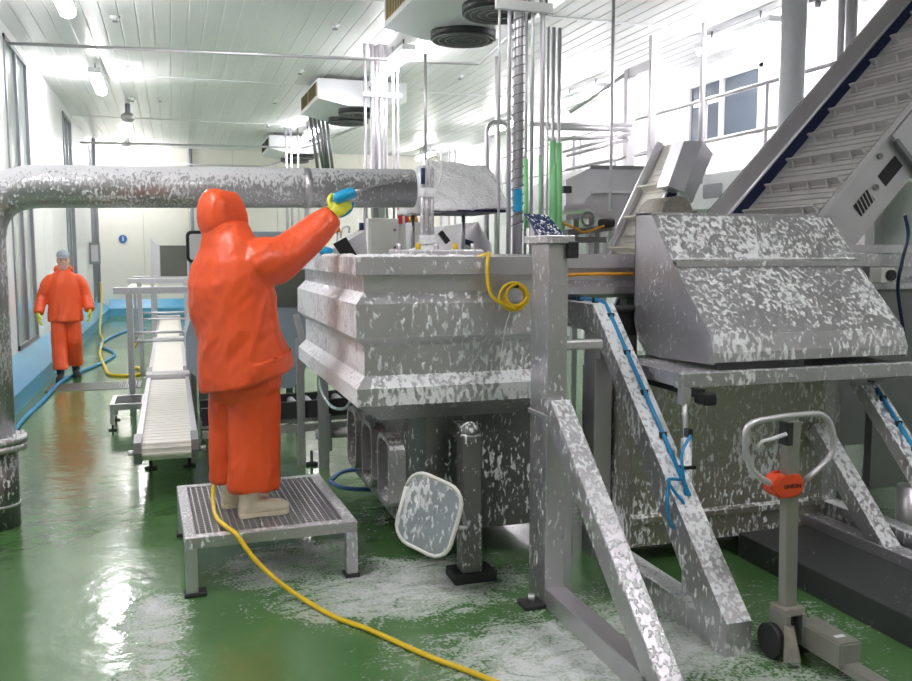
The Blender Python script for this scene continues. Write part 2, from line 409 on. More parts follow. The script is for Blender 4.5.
# floor drain
t = thing('floor_drain', (-1.0, 12.3, 0), 'long grey steel drain grating set across the green gangway floor', 'drain')
fr = B()
for a in ((-1.55, -.42, 11.98, 12.02), (-1.55, -.42, 12.58, 12.62), (-1.55, -1.51, 11.98, 12.62), (-.46, -.42, 11.98, 12.62)): box(fr, *a, .0005, .008)
obj('frame', fr, 'steel_dark', t)
g = B()
for i in range(36): box(g, -1.51+i*.03, -1.495+i*.03, 12.02, 12.58, .0005, .006)
for j in range(6): box(g, -1.51, -.46, 12.1+j*.09, 12.11+j*.09, .0005, .005)
obj('grating', g, 'steel_dark', t)['kind'] = 'stuff'

# ================================================================== CEILING FITTINGS
def lamp(x, y, label, L=1.55, z=4.36):
    t = thing('ceiling_lamp', (x, y, z), label, 'lamp', 'fluorescent ceiling lamps')
    bm = B(); box(bm, x-.09, x+.09, y-L/2, y+L/2, z+.06, z+.14, .01); obj('housing', bm, 'white_paint', t)
    bm = B(); loft(bm, [((x, y-L/2+.02, z+.03), (1,0,0), (0,0,1), .04, .03), ((x, y-L/2+.05, z+.03), (1,0,0), (0,0,1), .085, .055), ((x, y+L/2-.05, z+.03), (1,0,0), (0,0,1), .085, .055), ((x, y+L/2-.02, z+.03), (1,0,0), (0,0,1), .04, .03)], 12); obj('diffuser', bm, 'lamp_glow', t)
    for dy in (-.5, .5):
        bm = B(); cyl(bm, (x, y+dy, z+.14), (x, y+dy, ZC), .012, 8); obj('hanger', bm, 'steel_dark', t)
for y, l in ((3.6, 'added out of view to light the foreground before the thick pipe'), (10.2, 'over the gangway, before the first tall window'), (15.3, 'over the gangway, past the first tall window'), (25.2, 'over the gangway, close to the cream back wall')): lamp(-1.0, y, 'fluorescent batten lamp '+l)  # nearest lamp is unseen, added to light the worker's back
for y, l in ((1.0, 'added out of view to brighten the foreground before the tank'), (12.4, 'behind the two-fan air cooler'), (20.2, 'between the brass-finned cooler and the farthest cooler')): lamp(3.1, y, 'fluorescent batten lamp '+l)  # first lamp is unseen, added because the foreground came out too dark
for y, l in ((9.7, 'in front of the high wall window'), (14.0, 'just past the portal frame'), (17.9, 'above the end of the raised walkway'), (23.8, 'by the far right end of the back wall')): lamp(6.8, y, 'fluorescent batten lamp '+l)
def cooler(y0, y1, label):
    x0, x1 = 2.36, 3.85; zt, zb = 4.56, 4.14
    t = thing('air_cooler', ((x0+x1)/2, (y0+y1)/2, zb), label, 'air cooler', 'ceiling air coolers')
    bm = B(); prism(bm, [(x0, y0, zt), (x1, y0, zt), (x1, y0, zb+.12), (x0+1.0, y0, zb), (x0+.5, y0, zb), (x0, y0, zb+.1)], (0, y1-y0, 0)); obj('casing', bm, 'cooler_white', t)
    for a, b in ((y0+.1, (y0+y1)/2-.03), ((y0+y1)/2+.03, y1-.1)):
        bm = B(); box(bm, x0-.012, x0+.001, a, b, zb+.16, zt-.05); c = obj('coil_grille', bm, 'brass_fin', t)
        g = B(); k = a+.05
        while k < b: box(g, x0-.018, x0-.011, k, k+.012, zb+.16, zt-.05); k += .07
        obj('fins', g, 'black', c)['kind'] = 'stuff'
    for fy in (y0+.45, y1-.45):
        bm = B(); tube(bm, [(x0+.78, fy, zb-.07), (x0+.78, fy, zb+.02)], .36, 24); f = obj('fan_ring', bm, 'black', t)
        g = B()
        for r in (.12, .2, .28, .34): tube(g, [(x0+.78+r*math.cos(a), fy+r*math.sin(a), zb-.08) for a in [q*math.pi/10 for q in range(21)]], .006, 5)
        obj('fan_guard', g, 'steel_dark', f)
    bm = B(); cyl(bm, (x0+1.15, y0+.2, zb-.1), (x0+1.15, y0+.2, zb+.05), .04, 12); obj('drain_trap', bm, 'black', t)
    for dx in (.15, 1.3):
        for dy in (.15, y1-y0-.15):
            bm = B(); cyl(bm, (x0+dx, y0+dy, zt-.01), (x0+dx, y0+dy, ZC), .01, 6); obj('hanger', bm, 'steel_dark', t)
    bm = B(); box(bm, x0+.85, x0+1.0, y0-.006, y0+.001, zt-.12, zt-.09); obj('name_plate', bm, 'black', t)
cooler(7.9, 9.9, 'white ceiling air cooler with two black fans, above the green tube sleeves')
cooler(14.6, 16.5, 'white ceiling air cooler with brass-coloured fins, hung beyond the bundle of straight vertical tubes')
cooler(21.9, 23.7, 'smallest-looking white ceiling air cooler hung close to the cream back wall')
# pipes under the ceiling
def pipe_thing(name, pts, r, m, label, cat='pipe', group=None, rad=.12, seg=10):
    bm = B(); tube(bm, fillet(pts, rad) if len(pts) > 2 else pts, r, seg); return single(name, bm, m, label, cat, group)
pipe_thing('ceiling_pipe', [(-1.88, 12.75, 4.40), (3.3, 12.0, 4.36), (4.2, 11.9, 4.36), (3.75, 9.4, 4.22), (3.5, 8.3, 4.10)], .022, 'steel', 'thin grey drain pipe crossing under the ceiling to the fan cooler')
pipe_thing('ceiling_pipe', [(-1.88, 22.2, 4.25), (3.1, 21.2, 4.2), (3.5, 16.2, 4.1)], .025, 'steel', 'thin grey drain pipe crossing under the ceiling to the brass-finned cooler')
pipe_thing('ceiling_pipe', [(-1.3, 25.6, 4.15), (2.6, 25.3, 4.12), (2.9, 23.2, 4.1)], .025, 'steel', 'thin drain pipe running along the top of the cream back wall')
pipe_thing('conduit', [(.62, 25.9, 4.6), (.62, 25.9, .5)], .05, 'frame_grey', 'dark vertical conduit running down the cream back wall', 'conduit')
pipe_thing('conduit', [(-1.75, 24.2, 4.6), (-1.75, 24.2, .46)], .05, 'frame_grey', 'dark vertical conduit beside the switch box on the window wall', 'conduit')
bm = B()
for i, (px, py) in enumerate(((115, 16), (132, 98), (125, 66), (160, 98), (335, 24), (300, 70), (275, 100), (460, 75), (268, 124))):
    p = onZ(px, py, ZC)
    t = thing('sprinkler_head', (p.x, p.y, ZC-.08), 'small white sprinkler head on the plank ceiling', 'sprinkler', 'ceiling sprinklers')
    bm = B(); tube(bm, [(p.x, p.y, ZC), (p.x, p.y, ZC-.02), (p.x, p.y, ZC-.021), (p.x, p.y, ZC-.06)], [.06, .06, .015, .015], 10); obj('stem', bm, 'white_paint', t)
    bm = B(); cyl(bm, (p.x, p.y, ZC-.06), (p.x, p.y, ZC-.07), .035, 10); obj('deflector', bm, 'steel_dark', t)
t = thing('ceiling_camera', (-.7, 18.6, 4.3), 'round dark security camera hung from the ceiling near the window wall', 'camera')
bm = B(); ball(bm, (-.7, 18.6, 4.36), .13, .13, .1); obj('dome', bm, 'steel', t)
bm = B(); cyl(bm, (-.7, 18.6, 4.42), (-.7, 18.6, ZC), .05, 10); obj('mount', bm, 'frame_grey', t)

# ================================================================== BIG WHITE PIPE
t = thing('duct_pipe', (-1.11, 6.14, 0), 'thick foam-speckled steel pipe rising from the floor and bending across', 'pipe')
bm = B(); tube(bm, fillet([(-1.11, 6.14, .52), (-1.11, 6.14, 2.155), (1.66, 6.14, 2.20)], .36, 12), .135, 28); obj('pipe_run', bm, 'steel_pipe', t)
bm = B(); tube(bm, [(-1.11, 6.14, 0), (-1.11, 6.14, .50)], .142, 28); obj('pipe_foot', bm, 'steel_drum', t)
for z in (.50, .545):
    bm = B(); tube(bm, [(-1.11, 6.14, z), (-1.11, 6.14, z+.04)], .2, 28); fl = obj('flange', bm, 'steel_f2', t)
for k in range(8):
    a = k*math.pi/4+.2; bm = B(); cyl(bm, (-1.11+.172*math.cos(a), 6.14+.172*math.sin(a), .48), (-1.11+.172*math.cos(a), 6.14+.172*math.sin(a), .61), .014, 6); obj('bolt', bm, 'steel', fl)
bm = B(); tube(bm, [(-1.11, 6.14, .14), (-1.11, 6.14, .155)], .146, 28); obj('weld_ring', bm, 'steel_light', t)
bm = B(); tube(bm, [(.88, 6.14, 2.187), (.93, 6.14, 2.188)], .139, 28); cl = obj('clamp', bm, 'steel', t)
bm = B(); box(bm, .89, .92, 6.12, 6.16, 1.73, 2.06); obj('support_rod', bm, 'steel', cl)

# ================================================================== WASH TANK
def ring_profile(bm, x0, x1, y0, y1, prof, cap=True):
    """walls swept round a rectangle; prof = (z, inset)"""
    loops = []
    for z, i in prof:
        c = [(x0+i, y0+i), (x1-i, y0+i), (x1-i, y1-i), (x0+i, y1-i)]
        loops.append([bm.verts.new((x, y, z)) for x, y in c])
    for a, b in zip(loops, loops[1:]):
        for k in range(4): bm.faces.new((a[k], a[(k+1) % 4], b[(k+1) % 4], b[k]))
    if cap: bm.faces.new(loops[-1])
    return loops
T = thing('wash_tank', (1.4, 5.4, 0), 'large foam-covered steel wash tank with horizontal ribs', 'tank')
PROF = [(1.66, .07), (1.725, .07), (1.725, 0), (1.635, 0), (1.63, .05), (1.545, .05), (1.487, .0), (1.315, .0), (1.268, .05), (1.115, .05), (1.055, 0), (.965, 0), (.86, .16)]
for nm, i0, i1, cov, upf, rg in (('rim', 0, 4, .13, .05, 0), ('wall_band', 4, 5, .06, .0, 0), ('rib', 5, 8, .20, .03, 1), ('wall_band', 8, 9, .26, .0, 0), ('rib', 9, 11, .46, .05, 1), ('underside', 11, 12, .12, 0, 0)):
    bm = B(); ring_profile(bm, .88, 1.97, 4.35, 6.5, PROF[i0:i1+1], cap=(i1 == 12)); obj(nm, bm, mat('steel_tank_%d' % i0, (.60, .58, .61), .34, .8, foam=cov, fscale=36, up=upf, west=.17), T)
bm = B()
lo = [bm.verts.new(c) for c in ((.95, 4.42, 1.665), (1.9, 4.42, 1.665), (1.9, 6.43, 1.665), (.95, 6.43, 1.665))]; bm.faces.new(lo)
bmesh.ops.subdivide_edges(bm, edges=bm.edges, cuts=24, use_grid_fill=True)
for v in bm.verts: v.co.z += .05*max(0, noise.noise(v.co*5))+.02*noise.noise(v.co*14)
for f in bm.faces: f.smooth = True
obj('foam_blanket', bm, 'foam', T)
# clumps of foam along the rim
bm = B()
for i in range(46):
    x = random.uniform(.9, 1.5); ball(bm, (x, 4.40+random.uniform(-.02, .05), 1.725), random.uniform(.015, .05), .03, random.uniform(.006, .018), 8)
for i in range(40):
    ball(bm, (.915, random.uniform(4.4, 6.4), 1.725), .03, random.uniform(.02, .06), random.uniform(.006, .018), 8)
obj('rim_foam', bm, 'foam', T)['kind'] = 'stuff'
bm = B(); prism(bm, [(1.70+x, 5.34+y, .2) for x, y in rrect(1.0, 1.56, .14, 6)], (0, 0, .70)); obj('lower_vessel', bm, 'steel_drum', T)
for yc in (4.80, 5.24, 5.72):
    d = V((-1, 0, 0)); s = V((0, -1, 0)); c = V((1.20, yc, .52)); bm = B(); pts = rrect(.30, .40, .09)
    out = [[bm.verts.new(c+s*x*k+V((0,0,1))*y*k+d*h) for x, y in pts] for k, h in ((1.0, -.01), (1.0, .085), (.86, .085), (.86, .0))]
    for A, Bq in zip(out, out[1:]):
        for q in range(len(pts)): bm.faces.new((A[q], A[(q+1) % len(pts)], Bq[(q+1) % len(pts)], Bq[q]))
    co = obj('port_collar', bm, 'steel_f1', T)
    bm = B(); prism(bm, [c+s*x*.86+V((0,0,1))*y*.86+d*.012 for x, y in pts], d*.01); obj('port_opening', bm, 'black', co)
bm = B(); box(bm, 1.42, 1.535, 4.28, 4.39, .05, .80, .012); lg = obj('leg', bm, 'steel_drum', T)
bm = B(); ball(bm, (1.4775, 4.335, .80), .057, .055, .06, 16); obj('leg_cap', bm, 'steel_drum', lg)
bm = B(); box(bm, 1.375, 1.61, 4.26, 4.44, .0, .055, .008); obj('foot_pad', bm, 'rubber', lg)
bm = B(); beam(bm, (1.4775, 4.36, .78), (1.4775, 4.66, .80), .08, .08); obj('leg_bracket', bm, 'steel_drum', lg)
# open hatch cover
hc = V((1.225, 4.22, .415)); hn = V((-.72, -.66, .12)).normalized(); hs = hn.cross(V((0,0,1))).normalized(); hu = hs.cross(hn).normalized()
if hu.z < 0: hu = -hu
qr = Matrix.Rotation(math.radians(-14), 3, hn); hs, hu = qr @ hs, qr @ hu
bm = B(); prism(bm, [hc+hs*x+hu*y for x, y in rrect(.33, .375, .10)], hn*.02); hatch = obj('hatch_cover', bm, 'steel_f3', T)
bm = B(); pp = [hc+hs*x+hu*y+hn*.015 for x, y in rrect(.335, .38, .10)]; tube(bm, pp+[pp[0]], .011, 8); obj('seal', bm, 'box_white', hatch)
bm = B(); tube(bm, fillet([hc-hn*.0+hs*-.17, hc-hn*.04+hs*-.2, V((1.42, 4.33, .42))], .02), .012, 8); obj('hinge', bm, 'steel', hatch)
# trough that carries on to the right
t = thing('wash_trough', (3.7, 5.5, 1.5), 'long steel trough running behind the bin chute', 'trough')
bm = B(); ring_profile(bm, 1.99, 5.6, 4.78, 6.6, [(1.60, .07), (1.735, .07), (1.735, 0), (1.655, 0), (1.65, .05), (1.585, .05), (1.54, 0), (1.50, 0), (1.47, .1)]); obj('basin', bm, 'steel_tank', t)
for x in (2.75, 3.6, 4.4, 5.45):
    for y in (4.95, 6.45):
        bm = B(); box(bm, x-.04, x+.04, y-.04, y+.04, 0, 1.5); obj('leg', bm, 'steel_dark', t)
for z in (.62, 1.02):
    bm = B(); box(bm, 2.56, 5.4, 4.93, 4.97, z, z+.06); obj('cross_rail', bm, 'steel', t)
bm = B(); box(bm, 3.45, 5.4, 4.86, 4.90, .42, 1.48); ap = obj('apron_plate', bm, 'steel_dark', t)
t2 = thing('isolator_switch', (4.45, 4.72, 1.58), 'white square isolator switch with black knob beside the chute', 'switch')
c0 = onY(886, 276, 4.70)
bm = B(); box(bm, c0.x-.055, c0.x+.055, 4.68, 4.79, c0.z-.045, c0.z+.055, .006); obj('switch_box', bm, 'box_white', t2)
bm = B(); cyl(bm, (c0.x+.01, 4.655, c0.z+.005), (c0.x+.01, 4.68, c0.z+.005), .036, 14); obj('knob', bm, 'black', t2)
pipe_thing('orange_cable', spline([(1.9, 4.74, 1.60), (2.1, 4.745, 1.6), (2.3, 4.74, 1.618), (2.7, 4.745, 1.618)]), .010, 'orange_hose', 'orange cable lying along the recess under the trough rim', 'cable', rad=.01, seg=8)
pipe_thing('blue_cable', spline([onY(905, 215, 4.9), onY(908, 235, 4.9), onY(902, 262, 4.70), onY(898, 290, 4.72), onY(905, 340, 4.75)]), .012, 'navy', 'dark blue cable hanging beside the white isolator switch', 'cable', rad=.01, seg=8)

# ================================================================== SUPPORT FRAME (post with A-brace)
T = thing('support_frame', (1.76, 3.9, 0), 'steel support post with triangular floor brace, flecked with foam', 'frame')
bm = B(); box(bm, 1.71, 1.815, 3.86, 4.07, .0, 1.79, .006); obj('post', bm, 'steel_f1', T)
bm = B(); box(bm, 1.69, 1.835, 3.83, 4.12, 1.79, 1.83, .005); cp = obj('cap_plate', bm, 'steel_f1', T)
bm = B(); box(bm, 1.80, 1.85, 3.82, 3.86, 1.72, 1.80, .005); obj('latch', bm, 'black', cp)
bm = B(); box(bm, 1.71, 1.815, 2.75, 3.86, .0, .10, .006); obj('floor_beam', bm, 'steel', T)
bm = B(); beam(bm, (1.7625, 3.86, 1.00), (1.7625, 2.80, .06), .105, .12, (0, .6, .8), .006); obj('brace', bm, 'steel_f1', T)
bm = B(); box(bm, 1.70, 1.825, 3.85, 4.08, .94, .965, .004); obj('collar', bm, 'steel', T)
bm = B(); box(bm, 1.83, 1.92, 4.0, 4.08, 0, .97, .005); obj('inner_post', bm, 'steel', T)
bm = B(); box(bm, 1.815, 1.83, 3.95, 4.05, .0, .95); obj('gusset', bm, 'steel_dark', T)
bm = B(); box(bm, 1.60, 1.71, 3.84, 3.96, 0, .022, .004); fp = obj('foot_plate', bm, 'rubber', T)
bm = B(); cyl(bm, (1.655, 3.9, .022), (1.655, 3.9, .06), .018, 8); obj('bolt', bm, 'steel', fp)
bm = B(); box(bm, 1.80, 2.12, 4.075, 4.125, 1.25, 1.30, .01); obj('cross_tube', bm, 'steel_light', T)
# dark display on top of the post
t = thing('display_panel', (1.76, 4.0, 1.83), 'dark blue display panel with foam drips on top of the post', 'display')
a = onY(529, 213, 4.02); b_ = onY(551, 214, 4.02)
bm = B(); prism(bm, [(a.x, 4.06, a.z), (b_.x+.0, 4.06, a.z-.005), (b_.x+.05, 3.96, 1.83), (a.x+.03, 3.96, 1.83)], (0, .03, 0)); obj('screen', bm, mat('screen_navy', (.05, .07, .16), .2, .2, foam=.12, fscale=60), t)
bm = B(); box(bm, a.x+.04, a.x+.07, 4.04, 4.1, 1.83, 1.9); obj('bracket', bm, 'steel', t)

# ================================================================== YELLOW COIL ON TANK
t = thing('hose_coil', (1.66, 4.27, 1.45), 'coiled bright yellow hose hanging on the tank side', 'hose')
bm = B(); pts = []
cc = onY(516, 296, 4.27)
for i in range(120):
    a = i/119*2*math.pi*5; pts.append((cc.x+(.066+.016*math.sin(a*.37))*math.cos(a)+.008*math.sin(a*.21), 4.31-.05*i/119, cc.z+(.060+.014*math.cos(a*.29))*math.sin(a)-.004))
tube(bm, pts, .007, 8); obj('coil', bm, 'yellow_hose', t)
p = [onY(488, 247, 4.40), onY(487.5, 262, 4.30), onY(488, 280, 4.29), onY(492, 296, 4.28), onY(503, 304, 4.27), onY(515, 309, 4.26)]
p = [V((p[0].x, 4.55, 1.72)), V((p[0].x, 4.38, 1.742))]+p[1:]
bm = B(); tube(bm, spline(p), .010, 10); obj('tail', bm, 'yellow_hose', t)
bm = B(); tube(bm, spline([onY(512, 305, 4.27), onY(505, 330, 4.3), onY(502, 350, 4.33), onY(500, 368, 4.34)]), .003, 6); obj('cord', bm, 'box_white', t)
bm = B(); cyl(bm, (cc.x, 4.25, cc.z+.05), (cc.x, 4.4, cc.z+.05), .01, 8); obj('hook', bm, 'black', t)

# ================================================================== BIN TIPPER
T = thing('bin_tipper', (3.0, 4.0, 0), 'steel bin tipper frame with angled arms reaching to the floor', 'tipper')
AX0, AX1 = 2.24, 2.36
for (x0, x1, zb) in ((AX0, AX1, 0.), (3.70, 3.82, .14)):
    xc = (x0+x1)/2
    bm = B(); box(bm, x0, x1, 3.13, 4.32, zb, zb+.12, .006); obj('floor_beam', bm, 'steel_f2', T)
    pts = [(4.95, 1.46), (4.43, 1.46), (3.12, .15), (3.12, .0), (3.24, .0), (4.40, 1.30), (4.95, 1.32)] if x0 < 3 else [(3.98, 1.0), (4.08, 1.0), (3.22, .14), (3.12, .14)]
    bm = B(); prism(bm, [(x0-.004, y, z) for y, z in pts], (x1-x0+.008, 0, 0)); ar = obj('arm', bm, 'steel_f2', T)
    # hose clipped along the arm
    hx = x0+.075
    hp = [(hx, 4.93, 1.475), (hx, 4.45, 1.478), (hx, 4.0, 1.045), (hx, 3.55, .597)] if x0 < 3 else [(hx, 3.95, .985), (hx, 3.5, .535), (hx, 3.2, .235)]
    bm = B(); tube(bm, fillet(hp, .06), .011, 8); obj('air_line', bm, 'blue_hose', ar)
    for k in range(6):
        y = (4.75 if x0 < 3 else 3.9)-(.19 if x0 < 3 else .12)*k; z = (1.475 if y > 4.45 else 1.478-(4.45-y)*.9800) if x0 < 3 else y-2.965
        bm = B(); box(bm, hx-.018, hx+.018, y-.008, y+.008, z-.016, z+.014); obj('cable_tie', bm, 'black', ar)
bm = B(); box(bm, 2.25, 2.36, 4.42, 4.56, 0, 1.30, .005); obj('upright', bm, 'steel', T)
bm = B(); box(bm, 2.25, 2.36, 4.36, 4.42, 1.16, 1.3); obj('lug', bm, 'steel', T)
bm = B(); box(bm, 3.66, 3.80, 4.25, 4.36, .0, 1.07, .005); obj('upright', bm, 'steel_f2', T)
bm = B(); beam(bm, (3.59, 4.2, .72), (3.59, 3.58, .12), .11, .10, (0, .6, .8), .005); obj('brace', bm, 'steel_f2', T)
bm = B(); box(bm, 3.53, 3.645, 3.2, 4.25, .10, .20, .005); obj('side_rail', bm, 'steel_f1', T)
bm = B(); box(bm, 3.07, 3.84, 2.6, 4.2, .0, .14, .006); obj('plinth', bm, mat('plinth_black', (.07, .075, .075), .5, .3, foam=.03, fscale=50, up=.0), T)
bm = B(); box(bm, 2.36, 3.66, 4.5, 4.62, .04, .16, .005); obj('cross_beam', bm, 'steel_f1', T)
bm = B(); box(bm, 3.9, 4.6, 4.1, 4.16, .35, 1.0, .003); obj('back_plate', bm, 'steel_dark', T)
bm = B(); cyl(bm, (4.0, 3.9, .0), (4.0, 3.9, .42), .07, 16); obj('stub_pipe', bm, 'steel', T)
# hopper body with a pressed fold
bm = B(); prism(bm, [(2.38, 4.22, 1.065), (2.38, 4.22, .30), (2.38, 4.195, .285), (2.38, 4.195, .255), (2.38, 4.22, .24), (2.38, 4.22, .115), (2.38, 4.84, .115), (2.38, 4.84, 1.065)], (1.28, 0, 0)); obj('hopper_body', bm, mat('steel_warm', (.44, .42, .36), .4, .8, foam=.28, fscale=40), T)
# pneumatic cylinder
bm = B(); cyl(bm, (2.395, 3.74, 1.05), (2.385, 3.70, .82), .013, 10); rod = obj('piston_rod', bm, 'steel_light', T)
bm = B(); tube(bm, [(2.385, 3.70, .84), (2.345, 3.60, .30)], .026, 14); cb = obj('cylinder', bm, 'steel_f2', T)
bm = B(); beam(bm, (2.335, 3.575, .34), (2.31, 3.53, .10), .06, .05); obj('clevis', bm, 'steel_f2', cb)
bm = B(); box(bm, 2.375, 2.42, 3.72, 3.77, 1.0, 1.08); obj('rod_eye', bm, 'steel', rod)
for s_ in (.25, .7):
    q = V((2.385, 3.70, .84)).lerp(V((2.345, 3.60, .30)), s_); bm = B(); box(bm, q.x-.04, q.x+.035, q.y-.03, q.y+.03, q.z-.008, q.z+.008); obj('clamp', bm, 'black', cb)
bm = B(); box(bm, 2.345, 2.37, 3.62, 3.66, .86, .90); obj('fitting', bm, 'black', cb)
# looped air hose
t = thing('air_hose', (2.36, 3.6, .4), 'bright blue air hose looped beside the piston cylinder', 'hose')
b0 = 3.57
bm = B(); tube(bm, spline([(2.357, 3.62, .87), onY(682, 455, b0), onY(685, 490, b0), onY(686, 515, b0), onY(682, 528, b0), onY(675, 529, b0-.01), onY(669, 520, b0-.02), onY(667, 500, b0-.02), onY(669, 480, b0)], 8), .008, 8); obj('hose_loop', bm, 'blue_hose', t)
bm = B(); tube(bm, spline([(2.318, 3.60, .66), onY(668, 480, b0-.02), onY(677, 495, b0-.03), onY(684, 505, b0-.03), onY(686, 530, b0-.01)], 8), .008, 8); obj('hose_tail', bm, 'blue_hose', t)

# ------------------------------------------------------------------ chute hood on the tipper
T = thing('bin_chute', (3.2, 4.2, 1.15), 'big folded steel bin chute with sloping front spattered with foam', 'chute')
SX0, SX1 = 2.62, 3.86
side = [(4.66, 1.985), (4.483, 1.966), (4.249, 1.695), (3.872, 1.327), (3.838, 1.235), (3.838, 1.176), (4.40, 1.155), (4.52, 1.175), (4.61, 1.24), (4.66, 1.36)]
for x in (SX0, SX1):
    bm = B(); prism(bm, [(x, y, z) for y, z in side], (.008, 0, 0)); obj('side_panel', bm, mat('steel_side', (.64, .62, .65), .34, .8, foam=.12, fscale=44, up=0) if x == SX0 else 'steel_f1', T)
def sheet(bm, x0, x1, yz, th=.008):
    for (ya, za), (yb, zb) in zip(yz, yz[1:]):
        d = V((0, yb-ya, zb-za)).normalized(); n_ = V((0, -d.z, d.y))*th
        prism(bm, [(x0, ya, za), (x1, ya, za), (x1, yb, zb), (x0, yb, zb)], n_)
bm = B(); sheet(bm, SX0+.008, SX1, [(4.483, 1.966), (4.262, 1.71)]); obj('upper_front', bm, 'steel_f3', T)
bm = B(); sheet(bm, SX0+.008, SX1, [(4.262, 1.71), (4.215, 1.70), (4.215, 1.672), (4.235, 1.66)]); obj('fold_ledge', bm, 'steel_f1', T)
bm = B()
for i in range(70): ball(bm, (random.uniform(SX0+.03, SX1-.03), 4.235, 1.712), random.uniform(.012, .04), .015, random.uniform(.004, .01), 7)
obj('ledge_foam', bm, 'foam', T)['kind'] = 'stuff'
bm = B(); sheet(bm, SX0+.008, SX1, [(4.235, 1.67), (3.872, 1.327), (3.838, 1.235), (3.838, 1.186)]); obj('lower_front', bm, 'steel_f3', T)
bm = B(); box(bm, SX0, SX1, 4.475, 4.66, 1.962, 1.972); obj('top_sheet', bm, 'steel_f1', T)
bm = B(); box(bm, SX0, SX1, 4.65, 4.66, 1.36, 1.985); obj('back_sheet', bm, 'steel_f1', T)
bm = B(); box(bm, SX0+.03, SX0+.55, 3.825, 3.84, 1.148, 1.182); obj('gap_shade_strip', bm, 'rubber', T)  # black strip painted in for the shade of the gap above the lip bar
# lip frame
bm = B(); box(bm, 2.40, 4.3, 3.79, 3.85, 1.07, 1.146, .005); obj('lip_bar', bm, 'steel_f1', T)
bm = B(); box(bm, 2.40, 2.46, 3.85, 4.62, 1.075, 1.146, .005); lb = obj('lip_bar', bm, 'steel_f1', T)
bm = B(); box(bm, 2.462, 2.50, 3.72, 4.55, 1.03, 1.075); obj('rubber_strip', bm, 'rubber', lb)
bm = B(); box(bm, 2.46, 2.53, 3.66, 3.76, 1.00, 1.06, .01); obj('connector', bm, 'black', lb)
bm = B(); prism(bm, [(2.46, 3.85, 1.10), (3.86, 3.85, 1.10), (3.86, 4.6, 1.10), (2.46, 4.6, 1.10)], (0, 0, .04)); obj('floor_sheet', bm, 'steel_f1', T)
t = thing('motor_box', (2.55, 4.7, 1.33), 'black motor box tucked behind the steel arm below the trough', 'motor')
q0 = onY(606, 303, 4.72); q1 = onY(634, 335, 4.72)
bm = B(); box(bm, q0.x, q1.x, 4.68, 4.76, q1.z, q0.z-.02, .01); obj('housing', bm, 'black', t)
bm = B(); cyl(bm, (q0.x+.02, 4.66, q0.z-.03), (q0.x+.17, 4.66, q0.z-.03), .02, 10); obj('conduit_end', bm, 'rubber', t)

# ================================================================== PALLET JACK
T = thing('pallet_jack', (2.49, 3.0, 0), 'hand pallet jack with steel loop handle and red-orange hub', 'pallet jack')
JY = 3.05
bm = B(); beam(bm, (2.492, JY, .20), (2.470, JY+.0, 1.045), .062, .05, (0,1,0), .006); sh = obj('shaft', bm, 'jack_grey', T)
lp = [onY(*q, JY-.01) for q in ((776, 487), (752, 470), (745, 440), (751, 424), (775, 418), (800, 415), (822, 415), (832, 430), (831, 455), (806, 480))]
bm = B(); tube(bm, spline([lp[0]]+lp[1:], 6), .0135, 12); obj('handle_loop', bm, 'steel_light', sh)
hb = onY(790, 487.5, JY-.045)
bm = B(); prism(bm, [(hb.x+x, JY-.045, hb.z+z) for x, z in ((-.075, .02), (-.05, .052), (-.02, .045), (.02, .045), (.05, .054), (.072, .03), (.074, -.02), (.045, -.045), (-.04, -.048), (-.075, -.022))], (0, .085, 0)); bmesh.ops.bevel(bm, geom=bm.edges[:], offset=.008, segments=3, affect='EDGES'); hub = obj('hub', bm, 'red_orange', T)
def text_mesh(s, size, loc, rot, m, parent, ext=.0008):
    cu = bpy.data.curves.new('t', 'FONT'); cu.body = s; cu.size = size; cu.align_x = 'CENTER'; cu.align_y = 'CENTER'; cu.extrude = ext; cu.offset = size*.012
    o = bpy.data.objects.new('t', cu); COL.objects.link(o); bpy.context.view_layer.update()
    me = bpy.data.meshes.new_from_object(o.evaluated_get(bpy.context.evaluated_depsgraph_get())); bpy.data.objects.remove(o)
    bm = B(); bm.from_mesh(me); bpy.data.meshes.remove(me)
    bmesh.ops.transform(bm, matrix=Matrix.Translation(V(loc)) @ rot, verts=bm.verts)
    return obj('lettering', bm, m, parent)
text_mesh('UNION', .026, (hb.x+.012, JY-.0462, hb.z+.004), Matrix.Rotation(math.pi/2, 4, 'X'), 'black', hub)
bm = B(); lv = [onY(*q, JY-.02) for q in ((786, 434), (772, 439), (763, 441), (758, 446))]; tube(bm, lv, [.010, .009, .008, .009], 8); obj('release_lever', bm, 'white_paint', sh)
bm = B(); box(bm, 2.435, 2.465, JY-.03, JY+.03, .94, 1.04, .004); obj('lever_bracket', bm, 'rubber', sh)
bm = B(); box(bm, 2.44, 2.545, JY-.05, JY+.05, .20, .235, .005); obj('shaft_collar', bm, 'steel_rust', sh)
bm = B(); box(bm, 2.445, 2.465, JY-.06, JY+.06, .07, .21, .004); obj('yoke_plate', bm, 'jack_grey', T)
bm = B(); box(bm, 2.525, 2.545, JY-.06, JY+.06, .07, .21, .004); obj('yoke_plate', bm, 'jack_grey', T)
bm = B(); cyl(bm, (2.495, JY, .06), (2.495, JY, .22), .032, 14); obj('pump', bm, 'black', T)
for x in (2.415, 2.555):
    bm = B(); tube(bm, [(x, JY+.02, .075), (x+.035, JY+.02, .075)], .075, 20); obj('steer_wheel', bm, 'rubber', T)
